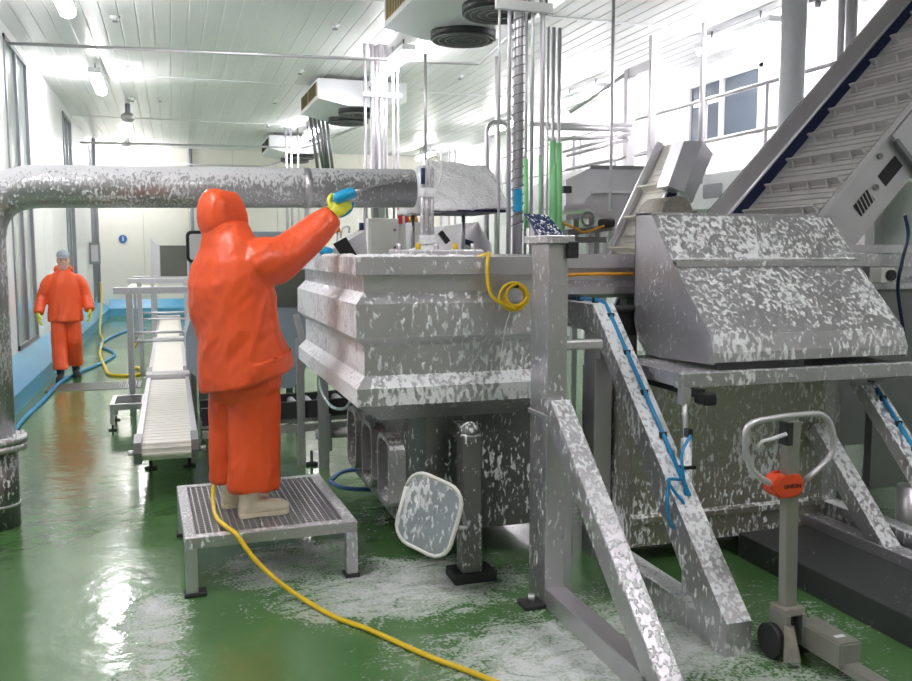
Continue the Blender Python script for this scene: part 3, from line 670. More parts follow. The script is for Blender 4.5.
# pump housing and low forks run towards the viewer
bm = B(); prism(bm, [(2.53, 3.04, .06), (2.53, 3.04, .17), (2.64, 3.04, .17), (2.64, 3.04, .06)], (0, -.27, 0)); bmesh.ops.bevel(bm, geom=bm.edges[:], offset=.008, segments=2, affect='EDGES'); hs_ = obj('pump_housing', bm, 'jack_grey', T)
bm = B(); box(bm, 2.56, 2.61, 2.83, 2.85, .1695, .171); obj('label_patch', bm, 'white_paint', hs_)
bm = B(); box(bm, 2.30, 2.72, 2.36, 2.48, .04, .09, .006); obj('crown', bm, 'jack_grey', T)
bm = B(); box(bm, 2.55, 2.62, 2.46, 2.79, .05, .085); obj('link', bm, 'jack_grey', T)
for x0 in (2.28, 2.60):
    bm = B(); prism(bm, [(x0, 2.40, .03), (x0, 2.40, .09), (x0+.14, 2.40, .09), (x0+.14, 2.40, .03)], (0, -1.1, 0)); bmesh.ops.bevel(bm, geom=bm.edges[:], offset=.006, segments=2, affect='EDGES'); fk = obj('fork', bm, 'jack_grey', T)
    bm = B(); tube(bm, [(x0+.03, 1.75, .04), (x0+.11, 1.75, .04)], .04, 14); obj('roller', bm, 'rubber', fk)
bm = B(); prism(bm, [(2.43, JY-.06, .17), (2.40, JY-.10, .10), (2.40, JY-.10, .03), (2.47, JY-.12, .03), (2.47, JY-.07, .16)], (.02, .02, 0)); obj('foot_pedal', bm, 'steel_rust', T)

# ================================================================== WORK PLATFORM
T = thing('work_platform', (.45, 5.07, 0), 'low steel platform with grating top that the hooded worker stands on', 'platform')
PX0, PX1, PY0, PY1, PZ = .01, .90, 4.54, 5.62, .31
for a in ((PX0, PX1, PY0, PY0+.06), (PX0, PX1, PY1-.06, PY1), (PX0, PX0+.06, PY0+.06, PY1-.06), (PX1-.06, PX1, PY0+.06, PY1-.06)):
    bm = B(); box(bm, *a, PZ-.06, PZ, .005); obj('frame_rail', bm, 'steel_f1', T)
for i in range(24):
    x = PX0+.075+i*.0325; bm = B(); box(bm, x, x+.006, PY0+.06, PY1-.06, PZ-.03, PZ-.002); obj('grating_bar', bm, 'steel', T)
for i in range(28):
    y = PY0+.075+i*.0335; bm = B(); box(bm, PX0+.06, PX1-.06, y, y+.006, PZ-.028, PZ-.004); obj('grating_bar', bm, 'steel', T)
for x in (PX0, PX1-.06):
    for y in (PY0, PY1-.06):
        bm = B(); box(bm, x, x+.06, y, y+.06, .02, PZ-.06, .004); lg = obj('leg', bm, 'steel_f1' if x > .5 else 'steel', T)
        bm = B(); box(bm, x-.01, x+.10 if x < .5 else x+.07, y-.01, y+.08, 0, .02, .004); obj('foot', bm, 'rubber', lg)

T.rotation_euler = (0, 0, .03)
# ================================================================== PEOPLE
def hand(bm, wrist, D, N, thumb, curls, k=1.0):
    """gloved hand: palm, four unequal fingers curled towards N, thumb on side `thumb`"""
    W, D, N, Sd = V(wrist), V(D).normalized(), V(N).normalized(), V(thumb).normalized()
    loft(bm, [(W-D*.03*k, Sd, N, .030*k, .026*k), (W+D*.01*k, Sd, N, .033*k, .024*k), (W+D*.05*k, Sd, N, .044*k, .021*k), (W+D*.095*k, Sd, N, .044*k, .018*k), (W+D*.105*k, Sd, N, .036*k, .012*k)], 16)
    for i, (off, ln_, c) in enumerate(zip((.034, .0115, -.0115, -.033), (.074, .082, .077, .060), curls)):
        p = W+D*.092*k+Sd*off*k; ang = 0; pts = [p-D*.02*k, p]
        for sg, f in ((.45, .7), (.32, 1.1), (.23, .8)):
            ang += c*f; d = D*math.cos(ang)+N*math.sin(ang)+Sd*(.05*(1.5-i)); p = p+d.normalized()*ln_*sg*k; pts.append(p)
        tube(bm, pts, [.0115*k, .0115*k, .0110*k, .0105*k, .0085*k], 10)
    p = W+D*.02*k+Sd*.028*k; q = p+(D*.45+Sd*.8+N*.35).normalized()*.04*k; r = q+(D*.75+Sd*.35+N*.5).normalized()*.032*k; s = r+(D*.9+N*.35).normalized()*.024*k
    tube(bm, [p, q, r, s], [.016*k, .014*k, .012*k, .010*k], 10)
def head(bm, c, Rv, Fv, k=1.0):
    """skull, jaw, nose, brow, lips and ears; c = head centre"""
    c, Rv, Fv = V(c), V(Rv), V(Fv); U = V((0, 0, 1))
    loft(bm, [(c+U*z*k+Fv*f*k, Rv, Fv, a*k, b*k) for z, f, a, b in ((-.128, .045, .034, .034), (-.115, .036, .050, .056), (-.08, .02, .064, .077), (-.03, .008, .071, .090), (.02, .0, .074, .097), (.06, -.004, .073, .095), (.095, -.008, .058, .075), (.118, -.01, .025, .03))], 18)
    tube(bm, [c+Fv*.09*k+U*.025*k, c+Fv*.112*k+U*-.022*k, c+Fv*.095*k+U*-.035*k], [.008*k, .012*k, .009*k], 8)
    ball(bm, c+Fv*.086*k+U*-.064*k, .026*k, .014*k, .009*k, 10)
    for s_ in (-1, 1):
        ball(bm, c+Fv*.084*k+U*.038*k+Rv*.03*k*s_, .022*k, .012*k, .008*k, 8)
        ball(bm, c+Rv*.075*k*s_+Fv*-.005*k, .010*k, .020*k, .030*k, 8)
def body_mesh(J, Rv, Fv):
    bm = B(); U = V((0,0,1))
    loft(bm, [(J['pelvis']-U*.12, Rv, Fv, .10, .09), (J['pelvis'], Rv, Fv, .165, .115), (J['pelvis'].lerp(J['chest'], .45), Rv, Fv, .14, .10), (J['chest'], Rv, Fv, .17, .115), (J['neck']-U*.05, Rv, Fv, .13, .08), (J['neck'], Rv, Fv, .06, .06), (J['neck']+U*.07, Rv, Fv, .056, .06)], 20)
    head(bm, J['head'], J['hr'], J['hf'])
    for s_ in 'LR':
        tube(bm, [J['chest'].lerp(J['sh'+s_], .5), J['sh'+s_], J['sh'+s_].lerp(J['el'+s_], .5), J['el'+s_], J['el'+s_].lerp(J['wr'+s_], .4), J['wr'+s_]], [.06, .055, .046, .038, .038, .027], 12)
        tube(bm, [J['pelvis'].lerp(J['hip'+s_], .5), J['hip'+s_], J['hip'+s_].lerp(J['kn'+s_], .5), J['kn'+s_], J['kn'+s_].lerp(J['an'+s_], .4), J['an'+s_]], [.08, .085, .072, .052, .055, .036], 12)
    return remesh(bm, .011, 3)
def boot(bm, heel, toe, ztop, zs, k=1.0, lean=(0, 0, 0)):
    h, t_ = V(heel), V(toe); d = (t_-h).normalized(); s = V((-d.y, d.x, 0)); U = V((0,0,1)); L = (t_-h).length
    # foot, swept from heel to toe
    R = [(h+d*L*.0+U*.045, .030, .040), (h+d*L*.10+U*.05, .042, .05), (h+d*L*.32+U*.058, .043, .058), (h+d*L*.55+U*.048, .045, .046), (h+d*L*.78+U*.042, .050, .040), (h+d*L*.93+U*.036, .042, .034), (h+d*L+U*.03, .024, .024)]
    loft(bm, [(c, s, U, a, b) for c, a, b in R], 16)
    a = h+d*L*.22
    loft(bm, [(a+U*.05, s, d, .045, .055), (a+U*.13, s, d, .052, .062), (V((a.x, a.y, ztop))+V(lean), s, d, .064, .068)], 16)
def sole(bm, heel, toe):
    h, t_ = V(heel), V(toe); d = (t_-h).normalized(); s = V((-d.y, d.x, 0)); L = (t_-h).length
    pr = [(0, .034), (.1, .043), (.35, .040), (.6, .048), (.8, .051), (.94, .042), (1.0, .02)]
    prism(bm, [h+d*L*a-s*b for a, b in pr]+[h+d*L*a+s*b for a, b in pr[::-1]], (0, 0, .022))
def eyes(o, J):
    for s_ in (-1, 1):
        bm = B(); ball(bm, J['head']+J['hf']*.084+J['hr']*.031*s_+V((0,0,.012)), .012, .008, .007, 8); obj('eye', bm, 'hair_dark', o)

# ---- worker with the lance
ph = math.radians(35); Fv = V((math.cos(ph), math.sin(ph), 0)); Rv = V((math.sin(ph), -math.cos(ph), 0)); U = V((0,0,1))
J = dict(pelvis=V((.37, 4.90, 1.14)), chest=V((.335, 4.88, 1.62)), neck=V((.30, 4.88, 1.82)), head=V((.285, 4.885, 1.95)), hf=Fv, hr=Rv,
         shR=V((.45, 4.75, 1.73)), elR=V((.585, 4.80, 1.73)), wrR=V((.848, 4.85, 1.948)), shL=V((.22, 4.98, 1.64)), elL=V((.30, 5.2, 1.47)), wrL=V((.50, 5.24, 1.55)),
         hipR=V((.41, 4.84, 1.10)), knR=V((.40, 4.83, .75)), anR=V((.38, 4.83, .42)), hipL=V((.31, 4.97, 1.10)), knL=V((.29, 5.01, .75)), anL=V((.30, 5.035, .42)))
W1 = obj('tmpbody', body_mesh(J, Rv, Fv), 'skin'); W1.name = 'person'
W1.location = (.36, 4.9, .31)
for v in W1.data.vertices: v.co -= V((.36, 4.9, .31))
ORI[W1.name] = V((.36, 4.9, .31))
tag(W1, 'person in orange hooded rain suit aiming a spray lance, seen from behind', 'person')
eyes(W1, J)
bm = B()
R = [((.385, 4.885), 1.05, .252, .235), ((.383, 4.885), 1.09, .252, .235), ((.355, 4.88), 1.25, .248, .215), ((.318, 4.88), 1.42, .25, .20), ((.298, 4.88), 1.58, .25, .19), ((.298, 4.88), 1.69, .235, .165), ((.312, 4.88), 1.77, .19, .14), ((.298, 4.88), 1.83, .14, .12), ((.290, 4.88), 1.89, .11, .11), ((.287, 4.88), 1.905, .10, .10)]
loft(bm, [((c[0], c[1], z), Rv, Fv, a, b) for c, z, a, b in R], 28)
tube(bm, [(.36, 4.84, 1.63), (.45, 4.78, 1.69), (.575, 4.80, 1.725), (.70, 4.825, 1.815), (.79, 4.84, 1.895), (.845, 4.85, 1.943)], [.13, .128, .108, .088, .072, .062], 18)
tube(bm, [(.25, 4.93, 1.60), (.215, 5.0, 1.60), (.24, 5.12, 1.50), (.32, 5.2, 1.48), (.42, 5.22, 1.51), (.49, 5.24, 1.545)], [.11, .11, .10, .09, .075, .062], 16)
bm = remesh(bm, .0115, 4)
wrinkle(bm, .019, 6., (.55, -.2, .75), .25, 3.0)
wrinkle(bm, .010, 14., (.7, .1, .55), .3, 8.0)
for v in bm.verts:                                     # slanting hem
    if v.co.z < 1.16: v.co.z += (v.co.x-.385)*.26+.008
jk = obj('jacket', bm, 'orange_pvc', W1)
bm = B(); tube(bm, [(.838, 4.849, 1.938), (.852, 4.8515, 1.951)], [.064, .063], 20); obj('cuff_edge', bm, 'rubber', jk)
# hood: shell opening towards the face
bm = B(); hcn = V((.268, 4.885, 1.950)); NS, NT = 12, 26; rows = []
for i in range(NS+1):
    q = i/NS; sa = -.128+.225*q                                   # from the back of the head to the opening
    k_ = math.sqrt(max(0, 1-((.42-min(q, .42))/.42)**2))*(1-.10*max(0, q-.45))
    row = []
    for k in range(NT):
        a = 2*math.pi*k/NT; r_ = .100*math.cos(a)*k_; h_ = .130*math.sin(a)*k_
        if math.sin(a) < 0: r_ *= 1+.25*(-math.sin(a)); h_ *= 1.2
        p = hcn+Fv*(sa-.03*max(0, math.sin(a))*q)+Rv*r_+U*h_
        row.append(bm.verts.new(p))
    rows.append(row)
for i in range(NS):
    for k in range(NT):
        f = bm.faces.new((rows[i][k], rows[i][(k+1) % NT], rows[i+1][(k+1) % NT], rows[i+1][k]))
bmesh.ops.remove_doubles(bm, verts=bm.verts, dist=.001)
bmesh.ops.subdivide_edges(bm, edges=bm.edges[:], cuts=2, use_grid_fill=True, smooth=.5)
bmesh.ops.recalc_face_normals(bm, faces=bm.faces)
wrinkle(bm, .006, 9, (.3, .2, 1), .45, 5.); wrinkle(bm, .002, 22, (.6, .2, .6), .5, 15.)
bmesh.ops.solidify(bm, geom=bm.faces[:], thickness=.006)
for f in bm.faces: f.smooth = True
obj('hood', bm, 'orange_pvc', W1)
bm = B()
loft(bm, [((.385, 4.89, 1.20), Rv, Fv, .19, .16), ((.38, 4.89, 1.10), Rv, Fv, .20, .17), ((.375, 4.89, 1.02), Rv, Fv, .195, .17), ((.37, 4.90, .95), Rv, Fv, .16, .14)], 22)
X_, Y_ = V((1,0,0)), V((0,1,0))
loft(bm, [((.415, 4.845, 1.06), X_, Y_, .135, .11), ((.415, 4.84, .85), X_, Y_, .132, .11), ((.415, 4.835, .68), X_, Y_, .130, .108), ((.41, 4.83, .56), X_, Y_, .134, .11), ((.405, 4.83, .465), X_, Y_, .136, .112)], 22)
loft(bm, [((.315, 4.975, 1.06), X_, Y_, .115, .105), ((.30, 5.0, .85), X_, Y_, .112, .105), ((.285, 5.02, .70), X_, Y_, .108, .105), ((.285, 5.03, .55), X_, Y_, .108, .105), ((.28, 5.035, .47), X_, Y_, .108, .105)], 20)
bm = remesh(bm, .0115, 3); wrinkle(bm, .020, 7., (.15, 0, 1), .25, 12.); wrinkle(bm, .007, 16, (.5, 0, .6), .4, 2.)
obj('trousers', bm, 'orange_pvc', W1)
for nm, he, to in (('R', (.315, 4.815, .311), (.585, 4.845, .311)), ('L', (.235, 5.03, .311), (.50, 5.07, .311))):
    bm = B(); boot(bm, he, to, .52, .311); bm = remesh(bm, .0065, 3); bo = obj('boot', bm, 'cream_boot', W1)
    bm = B(); sole(bm, he, to); obj('sole', bm, 'cream_boot', bo)
bm = B(); Dh = V((.74, 0, .67)); hand(bm, (.855, 4.852, 1.955), Dh, (-.1, 1, 0), (-.67, .1, .74), (.18, .95, 1.0, 1.05), 1.05)
bm = remesh(bm, .0042, 2); obj('glove', bm, 'yellow_glove', W1)
bm = B(); hand(bm, (.50, 5.24, 1.55), (.9, .1, .3), (0, -.3, 1), (-.2, -.9, -.2), (.9, .95, 1., 1.)); bm = remesh(bm, .0045, 2); obj('glove', bm, 'yellow_glove', W1)

# ---- spray lance (held)
T = thing('spray_lance', (.92, 4.84, 1.97), 'long thin spray lance with blue grip held in the yellow glove', 'spray lance')
La, Lb = onY(335, 199, 4.83), onY(354, 192, 4.835)
ld = (Lb-La).normalized()
bm = B(); tube(bm, [La-ld*.008, La, La+ld*.012, La.lerp(Lb, .5), Lb-ld*.012, Lb, Lb+ld*.006], [.012, .026, .032, .034, .031, .026, .012], 16); gb = obj('grip_cover', bm, 'blue_plastic', T)
Le = onY(412, 175, 4.95)
bm = B(); tube(bm, [Lb, Lb.lerp(Le, .12), Lb.lerp(Le, .13), Le], [.011, .010, .007, .0065], 10); lt = obj('lance_tube', bm, 'steel', T)
bm = B(); tube(bm, [Le-(Le-Lb).normalized()*.06, Le], [.010, .009], 10); obj('nozzle', bm, 'steel', lt)
bm = B(); tube(bm, spline([onY(353, 202, 4.86), onY(351, 210, 4.86), onY(345, 215, 4.86), onY(339, 217, 4.87)], 6), .007, 8); obj('trigger_guard', bm, 'blue_plastic', T)
gp = La.lerp(Lb, .45)+V((0, .02, 0))
bm = B(); tube(bm, [gp, gp+V((-.02, .01, -.035)), gp+V((-.045, .02, -.06))], [.02, .018, .016], 12); obj('handle', bm, 'rubber', T)
hpts = [gp+V((-.045, .02, -.06)), V((.83, 4.94, 1.985)), V((.76, 4.96, 1.90)), V((.67, 5.0, 1.755)), V((.545, 5.05, 1.57)), V((.46, 5.14, 1.35)), V((.36, 5.20, .95)), V((.24, 5.22, .60)), V((.20, 5.20, .40)), V((.19, 5.05, .325)), V((.197, 4.80, .323)), V((.235, 4.62, .325)), V((.275, 4.50, .32)), onY(252, 556, 4.42), onY(272, 576, 4.36), onY(300, 597, 4.29), onZ(335, 617, .014), V((.824, 3.84, .014)), V((1.012, 3.495, .014)), V((1.175, 3.246, .014)), V((1.4, 2.8, .014)), V((1.5, 2.2, .014))]
bm = B(); tube(bm, spline(hpts, 8), .0125, 10); single('water_hose', bm, 'yellow_hose', 'yellow water hose running from the lance over the platform onto the floor', 'hose')

# ---- second worker walking along the gangway
Fv = V((.12, -.99, 0)).normalized(); Rv = V((-.99, -.12, 0)).normalized()
b0 = V((-1.40, 13.2, 0))
def at2(r, f, z): return b0+Rv*r+Fv*f+U*z
J = dict(pelvis=at2(0, 0, .93), chest=at2(0, 0, 1.32), neck=at2(0, .01, 1.50), head=at2(0, .03, 1.63), hf=Fv, hr=Rv,
         shR=at2(.17, 0, 1.375), elR=at2(.285, -.04, 1.13), wrR=at2(.335, .08, .92), shL=at2(-.17, 0, 1.375), elL=at2(-.275, -.04, 1.13), wrL=at2(-.31, .08, .95),
         hipR=at2(.09, 0, .90), knR=at2(.10, .06, .50), anR=at2(.09, .16, .12), hipL=at2(-.09, 0, .90), knL=at2(-.10, .02, .50), anL=at2(-.10, -.16, .13))
W2 = obj('tmpbody', body_mesh(J, Rv, Fv), 'skin'); W2.name = 'person'; W2.location = b0
for v in W2.data.vertices: v.co -= b0
ORI[W2.name] = b0
tag(W2, 'person in orange jacket and trousers with grey cap walking along the gangway', 'person')
eyes(W2, J)
bm = B()
loft(bm, [(at2(0, 0, z), Rv, Fv, a, b) for z, a, b in ((.80, .225, .17), (.84, .228, .172), (1.0, .212, .16), (1.2, .202, .15), (1.32, .20, .14), (1.40, .188, .125), (1.45, .14, .11), (1.49, .095, .095), (1.52, .082, .085))], 24)
for s_ in (1, -1):
    k_ = 'R' if s_ > 0 else 'L'
    tube(bm, spline([at2(.06*s_, 0, 1.37), at2(.15*s_, 0, 1.375), at2(.215*s_, 0, 1.31), J['sh'+k_].lerp(J['el'+k_], .6), J['el'+k_], J['wr'+k_]], 3), [.06, .07, .076, .08, .08, .08, .08, .08, .08, .079, .078, .077, .076, .073, .068, .064], 16)
bm = remesh(bm, .013, 4); wrinkle(bm, .011, 9, (.3, 0, 1), .4, 21.); obj('jacket', bm, 'orange_pvc', W2)
bm = B(); tube(bm, spline([at2(.085, .03, 1.50), at2(.075, -.07, 1.53), at2(0, -.11, 1.545), at2(-.075, -.07, 1.53), at2(-.085, .03, 1.50)], 5), .038, 12); bm = remesh(bm, .012, 2); wrinkle(bm, .008, 12, (1,0,0), .5, 3.); obj('folded_hood', bm, 'orange_pvc', W2)
bm = B()
loft(bm, [(at2(0, 0, z), Rv, Fv, a, b) for z, a, b in ((1.0, .18, .13), (.90, .19, .14), (.80, .17, .13))], 20)
for k_, fo in (('R', 1), ('L', 1)):
    loft(bm, [(J['hip'+k_], Rv, Fv, .105, .12), (J['hip'+k_].lerp(J['kn'+k_], .6), Rv, Fv, .10, .105), (J['kn'+k_], Rv, Fv, .098, .10), (J['kn'+k_].lerp(J['an'+k_], .6), Rv, Fv, .10, .10), (J['an'+k_]+U*.03, Rv, Fv, .102, .105)], 18)
bm = remesh(bm, .013, 3); wrinkle(bm, .010, 9, (.1, 0, 1), .4, 33.); obj('trousers', bm, 'orange_pvc', W2)
for k_, dz in (('R', 0.), ('L', 0.)):
    a = J['an'+k_]; he = V((a.x, a.y, .001))-Fv*.07; to = he+Fv*.27+Rv*(.03 if k_ == 'R' else -.03)
    bm = B(); boot(bm, he, to, .22, 0); bm = remesh(bm, .009, 2); bo = obj('boot', bm, 'rubber', W2)
    bm = B(); sole(bm, he, to); obj('sole', bm, 'rubber', bo)
for s_, k_ in ((1, 'R'), (-1, 'L')):
    bm = B(); hand(bm, J['wr'+k_]-U*.01, (Fv*.25-U), -Rv*s_, Fv, (.35, .4, .45, .5)); bm = remesh(bm, .006, 2); obj('glove', bm, 'yellow_glove', W2)
bm = B(); hc2 = J['head']+U*.052
loft(bm, [(hc2+U*z-Fv*.006, Rv, Fv, a, b) for z, a, b in ((0, .082, .106), (.03, .083, .107), (.065, .073, .094), (.09, .045, .06), (.10, .012, .016))], 20); cap = obj('cap', bm, 'cap_grey', W2)
bm = B(); prism(bm, [hc2+Fv*.085+Rv*.07, hc2+Fv*.135+Rv*.055-U*.012, hc2+Fv*.16-U*.016, hc2+Fv*.135-Rv*.055-U*.012, hc2+Fv*.085-Rv*.07], (0, 0, .008)); obj('brim', bm, 'cap_grey', cap)
bm = B(); loft(bm, [(J['head']+U*z-Fv*.022, Rv, Fv, .080, .086) for z in (-.03, .04)], 18); obj('hair', bm, 'hair_dark', W2)

# ================================================================== BELT CONVEYORS ON THE LEFT
def conveyor(y0, y1, label, z=.42, first=False):
    x0, x1 = -.25, .13
    T = thing('belt_conveyor', ((x0+x1)/2, (y0+y1)/2, 0), label, 'conveyor', 'belt conveyors in line')
    r = .06
    prof = [(y0, z-.06-r*0)] ; pts = []
    for k in range(9):
        a = math.pi/2+math.pi*k/8; pts.append((y0+r+r*math.cos(a), z-r+r*math.sin(a)))
    for k in range(9):
        a = -math.pi/2+math.pi*k/8; pts.append((y1-r+r*math.cos(a), z-r+r*math.sin(a)))
    bm = B(); prism(bm, [(x0+.02, y, zz) for y, zz in pts], (x1-x0-.04, 0, 0)); belt = obj('belt', bm, 'belt_cream', T)
    n_ = int((y1-y0-.1)/.11)
    bm = B(); box(bm, x0+.025, x1-.025, y0+.06, y0+.072, z-.002, z+.003); sl = obj('belt_rib', bm, 'belt_cream', belt)
    for i in range(1, n_): part_copy(sl, belt, (0, i*.11, 0))
    if first:
        for k in range(3):
            bm = B(); a = math.radians(115+35*k); box(bm, x0+.025, x1-.025, y0+r+(r+.004)*math.cos(a)-.006, y0+r+(r+.004)*math.cos(a)+.006, z-r+(r+.004)*math.sin(a)-.006, z-r+(r+.004)*math.sin(a)+.006); obj('belt_rib', bm, 'belt_cream', belt)
    for x in (x0-.02, x1-.02):
        bm = B(); prism(bm, [(x, y0+.12, z+.02), (x, y1, z+.02), (x, y1, z-.14), (x, y0+.12, z-.14)], (.04, 0, 0)); obj('side_frame', bm, 'steel', T)
        bm = B(); prism(bm, [(x-.01, y0+.18, z+.05), (x-.01, y0+.0, z+.02), (x-.01, y0-.02, z-.05), (x-.01, y0+.0, z-.13), (x-.01, y0+.10, z-.16), (x-.01, y0+.2, z-.1)], (.05, 0, 0)); bp_ = obj('bearing_plate', bm, 'steel_dark', T)
        bm = B(); cyl(bm, (x-.05 if x < 0 else x+.04, y0+r, z-r), (x-.01 if x < 0 else x+.09, y0+r, z-r), .02, 10); obj('axle', bm, 'steel', bp_)
    for yy in (y0+1.05, y1-.4):
        for x in (x0+.03, x1-.05):
            bm = B(); box(bm, x, x+.04, yy, yy+.04, .07, z-.13); lg = obj('leg', bm, 'steel_dark', T)
            bm = B(); tube(bm, [(x+.02, yy+.02, 0), (x+.02, yy+.02, .015), (x+.02, yy+.02, .02), (x+.02, yy+.02, .08)], [.05, .05, .014, .014], 12); obj('foot', bm, 'rubber', lg)
    bm = B(); box(bm, x0-.03, x1+.03, y1-.02, y1+.25, z+.0, z+.05, .006); obj('cover_plate', bm, 'steel', T)
    return T
conveyor(6.35, 9.7, 'cream belt conveyor with drive roller end pointing along the gangway', first=True)
conveyor(10.15, 13.8, 'cream belt conveyor continuing behind the step stool')
conveyor(14.3, 18.6, 'cream belt conveyor under the olive deflector plate')
# step stool with guard rail gate
def rail_gate(y, label, stool=True):
    T = thing('guard_gate', (-.42, y, 0), label, 'guard rail', 'guard rails over the conveyors')
    bm = B(); box(bm, -.46, -.395, y-.03, y+.03, 0, 1.31, .004); obj('post', bm, 'steel', T)
    bm = B(); box(bm, .17, .235, y-.03, y+.03, 0, 1.31, .004); obj('post', bm, 'steel', T)
    bm = B(); box(bm, -.58, .24, y-.05, y+.05, 1.31, 1.38, .005); obj('top_rail', bm, 'steel_light', T)
    for z in (.80, .89):
        bm = B(); cyl(bm, (-.40, y, z), (.18, y, z), .014, 8); obj('cross_rail', bm, 'steel_light', T)
rail_gate(9.95, 'steel guard rail gate over the belt, beside the step stool')
rail_gate(13.2, 'steel guard rail gate further along, just before the olive plate')
T = thing('step_stool', (-.42, 9.45, 0), 'small steel step stool with grating top beside the conveyor belt', 'stool')
for a in ((-.61, -.28, 9.15, 9.19), (-.61, -.28, 9.71, 9.75), (-.61, -.57, 9.19, 9.71), (-.32, -.28, 9.19, 9.71)):
    bm = B(); box(bm, *a, .20, .26); obj('frame_rail', bm, 'steel', T)
bm = B()
for i in range(12): box(bm, -.57, -.32, 9.21+i*.042, 9.218+i*.042, .23, .255)
for i in range(6): box(bm, -.56+i*.045, -.552+i*.045, 9.19, 9.71, .232, .25)
obj('grating', bm, 'steel_dark', T)['kind'] = 'stuff'
for x in (-.61, -.32):
    for y in (9.15, 9.71):
        bm = B(); box(bm, x, x+.04, y, y+.04, .06, .20); lg = obj('leg', bm, 'steel', T)
        bm = B(); tube(bm, [(x+.02, y+.02, 0), (x+.02, y+.02, .012), (x+.02, y+.02, .018), (x+.02, y+.02, .07)], [.04, .04, .01, .01], 10); obj('foot', bm, 'rubber', lg)
# olive deflector plate over the far belt
T = thing('deflector_hood', (0, 14.4, .5), 'olive-grey sheet metal deflector standing over the conveyor', 'deflector')
bm = B(); box(bm, -.15, .25, 14.2, 14.22, 1.38, 1.85, .003); obj('front_plate', bm, 'panel_olive', T)
bm = B(); prism(bm, [(-.16, 14.2, 1.38), (-.16, 14.2, 1.85), (-.30, 15.2, 1.98), (-.30, 15.2, 1.38)], (.015, 0, 0)); obj('side_plate', bm, 'steel_light', T)
for x in (-.3, .25):
    bm = B(); box(bm, x, x+.05, 14.25, 14.3, 0, 1.4); obj('leg', bm, 'steel', T)
bm = B(); box(bm, -.55, .3, 14.2, 14.6, 1.31, 1.38); obj('shelf', bm, 'steel_light', T)
# low crates and frames at the far end
T = thing('sorting_table', (-.4, 18.6, 0), 'low sorting table with pale trays near the back wall', 'table')
for (x0, x1, y0, y1, z0, z1) in ((-.75, -.28, 17.6, 17.66, .98, 1.05), (-.75, -.28, 19.4, 19.46, .98, 1.05)):
    bm = B(); box(bm, x0, x1, y0, y1, z0, z1); obj('rail', bm, 'steel', T)
bm = B(); box(bm, -.78, -.28, 17.55, 19.5, 1.05, 1.10); obj('table_top', bm, 'belt_cream', T)
for x in (-.74, -.34):
    for y in (17.6, 19.4):
        bm = B(); box(bm, x, x+.05, y, y+.05, 0, 1.0); obj('leg', bm, 'steel', T)
bm = B(); prism(bm, [(-.62, 18.2, 1.10), (-.30, 18.2, 1.10), (-.25, 18.2, 1.18), (-.67, 18.2, 1.18)], (0, .6, 0)); single('plastic_tray', bm, 'box_white', 'pale plastic tray standing on the sorting table', 'tray')
# blue-grey grading machine behind the worker
T = thing('grading_machine', (.6, 9.3, 0), 'tall blue-grey grading machine cabinet behind the hooded worker', 'machine')
bm = B(); prism(bm, [(.17, 8.9, 1.95), (1.30, 8.9, 1.95), (1.30, 8.9, .62), (1.15, 8.9, .38), (.35, 8.9, .38), (.12, 8.9, .62), (.12, 8.9, .95), (.17, 8.9, 1.1)], (0, 1.0, 0)); obj('cabinet', bm, 'machine_blue', T)
wp = [(onY(205, 247, 8.9).x+x, 8.895, 1.80+z) for x, z in rrect(.32, .28, .04)]
bm = B(); prism(bm, wp, (0, .012, 0)); wi = obj('viewing_window', bm, 'white_paint', T)
bm = B(); tube(bm, [V(p) for p in wp]+[V(wp[0])], .016, 8); obj('gasket', bm, 'black', wi)
bm = B(); box(bm, .78, 1.28, 8.86, 8.9, 1.58, 1.72, .01); dr = obj('drawer', bm, 'box_white', T)
bm = B(); tube(bm, fillet([(.92, 8.85, 1.69), (.92, 8.83, 1.69), (.92, 8.83, 1.62), (1.02, 8.83, 1.62), (1.02, 8.83, 1.69), (.94, 8.83, 1.69)], .02), .008, 6); obj('handle', bm, 'black', dr)
bm = B(); box(bm, .72, 1.28, 8.87, 8.9, 1.2, 1.57); obj('recess_panel', bm, 'panel_olive', T)
for x in (.25, 1.18):
    for y in (9.0, 9.75):
        bm = B(); box(bm, x, x+.07, y, y+.07, .0, .42); obj('leg', bm, 'steel_dark', T)
bm = B(); cyl(bm, (.2, 8.8, 1.2), (.2, 8.95, 1.2), .03, 10); obj('knob', bm, 'black', T)
# low roller conveyor between grader and tank
T = thing('roller_conveyor', (1.0, 7.3, 0), 'low dark roller conveyor passing beneath the ribbed tank', 'conveyor')
for y in (7.2, 7.62):
    bm = B(); beam(bm, (.2, y, .44), (2.6, y, .50), .04, .14, (0,0,1)); obj('side_rail', bm, 'rubber', T)
    bm = B(); beam(bm, (.2, y-.025, .30), (2.6, y-.025, .33), .03, .06, (0,0,1)); obj('lower_rail', bm, 'steel', T)
for i in range(18):
    x = .3+i*.13; bm = B(); cyl(bm, (x, 7.22, .46+.003*i), (x, 7.60, .46+.003*i), .035, 12); obj('roller', bm, 'steel', T)
for x in (.98, 2.2):
    bm = B(); box(bm, x-.03, x+.03, 7.13, 7.18, .0, 1.05 if x < 1.5 else .5); lg = obj('leg', bm, 'steel', T)
    bm = B(); tube(bm, [(x+.08, 7.15, 0), (x+.08, 7.15, .02), (x+.08, 7.15, .025), (x+.08, 7.15, .12)], [.05, .05, .012, .012], 10); obj('foot', bm, 'rubber', lg)
bm = B(); cyl(bm, (1.1, 7.15, .25), (2.5, 7.15, .28), .04, 14); obj('drive_shaft', bm, 'steel_light', T)
bm = B(); box(bm, 1.16, 1.22, 7.08, 7.16, .12, .42); obj('bracket', bm, 'steel', T)
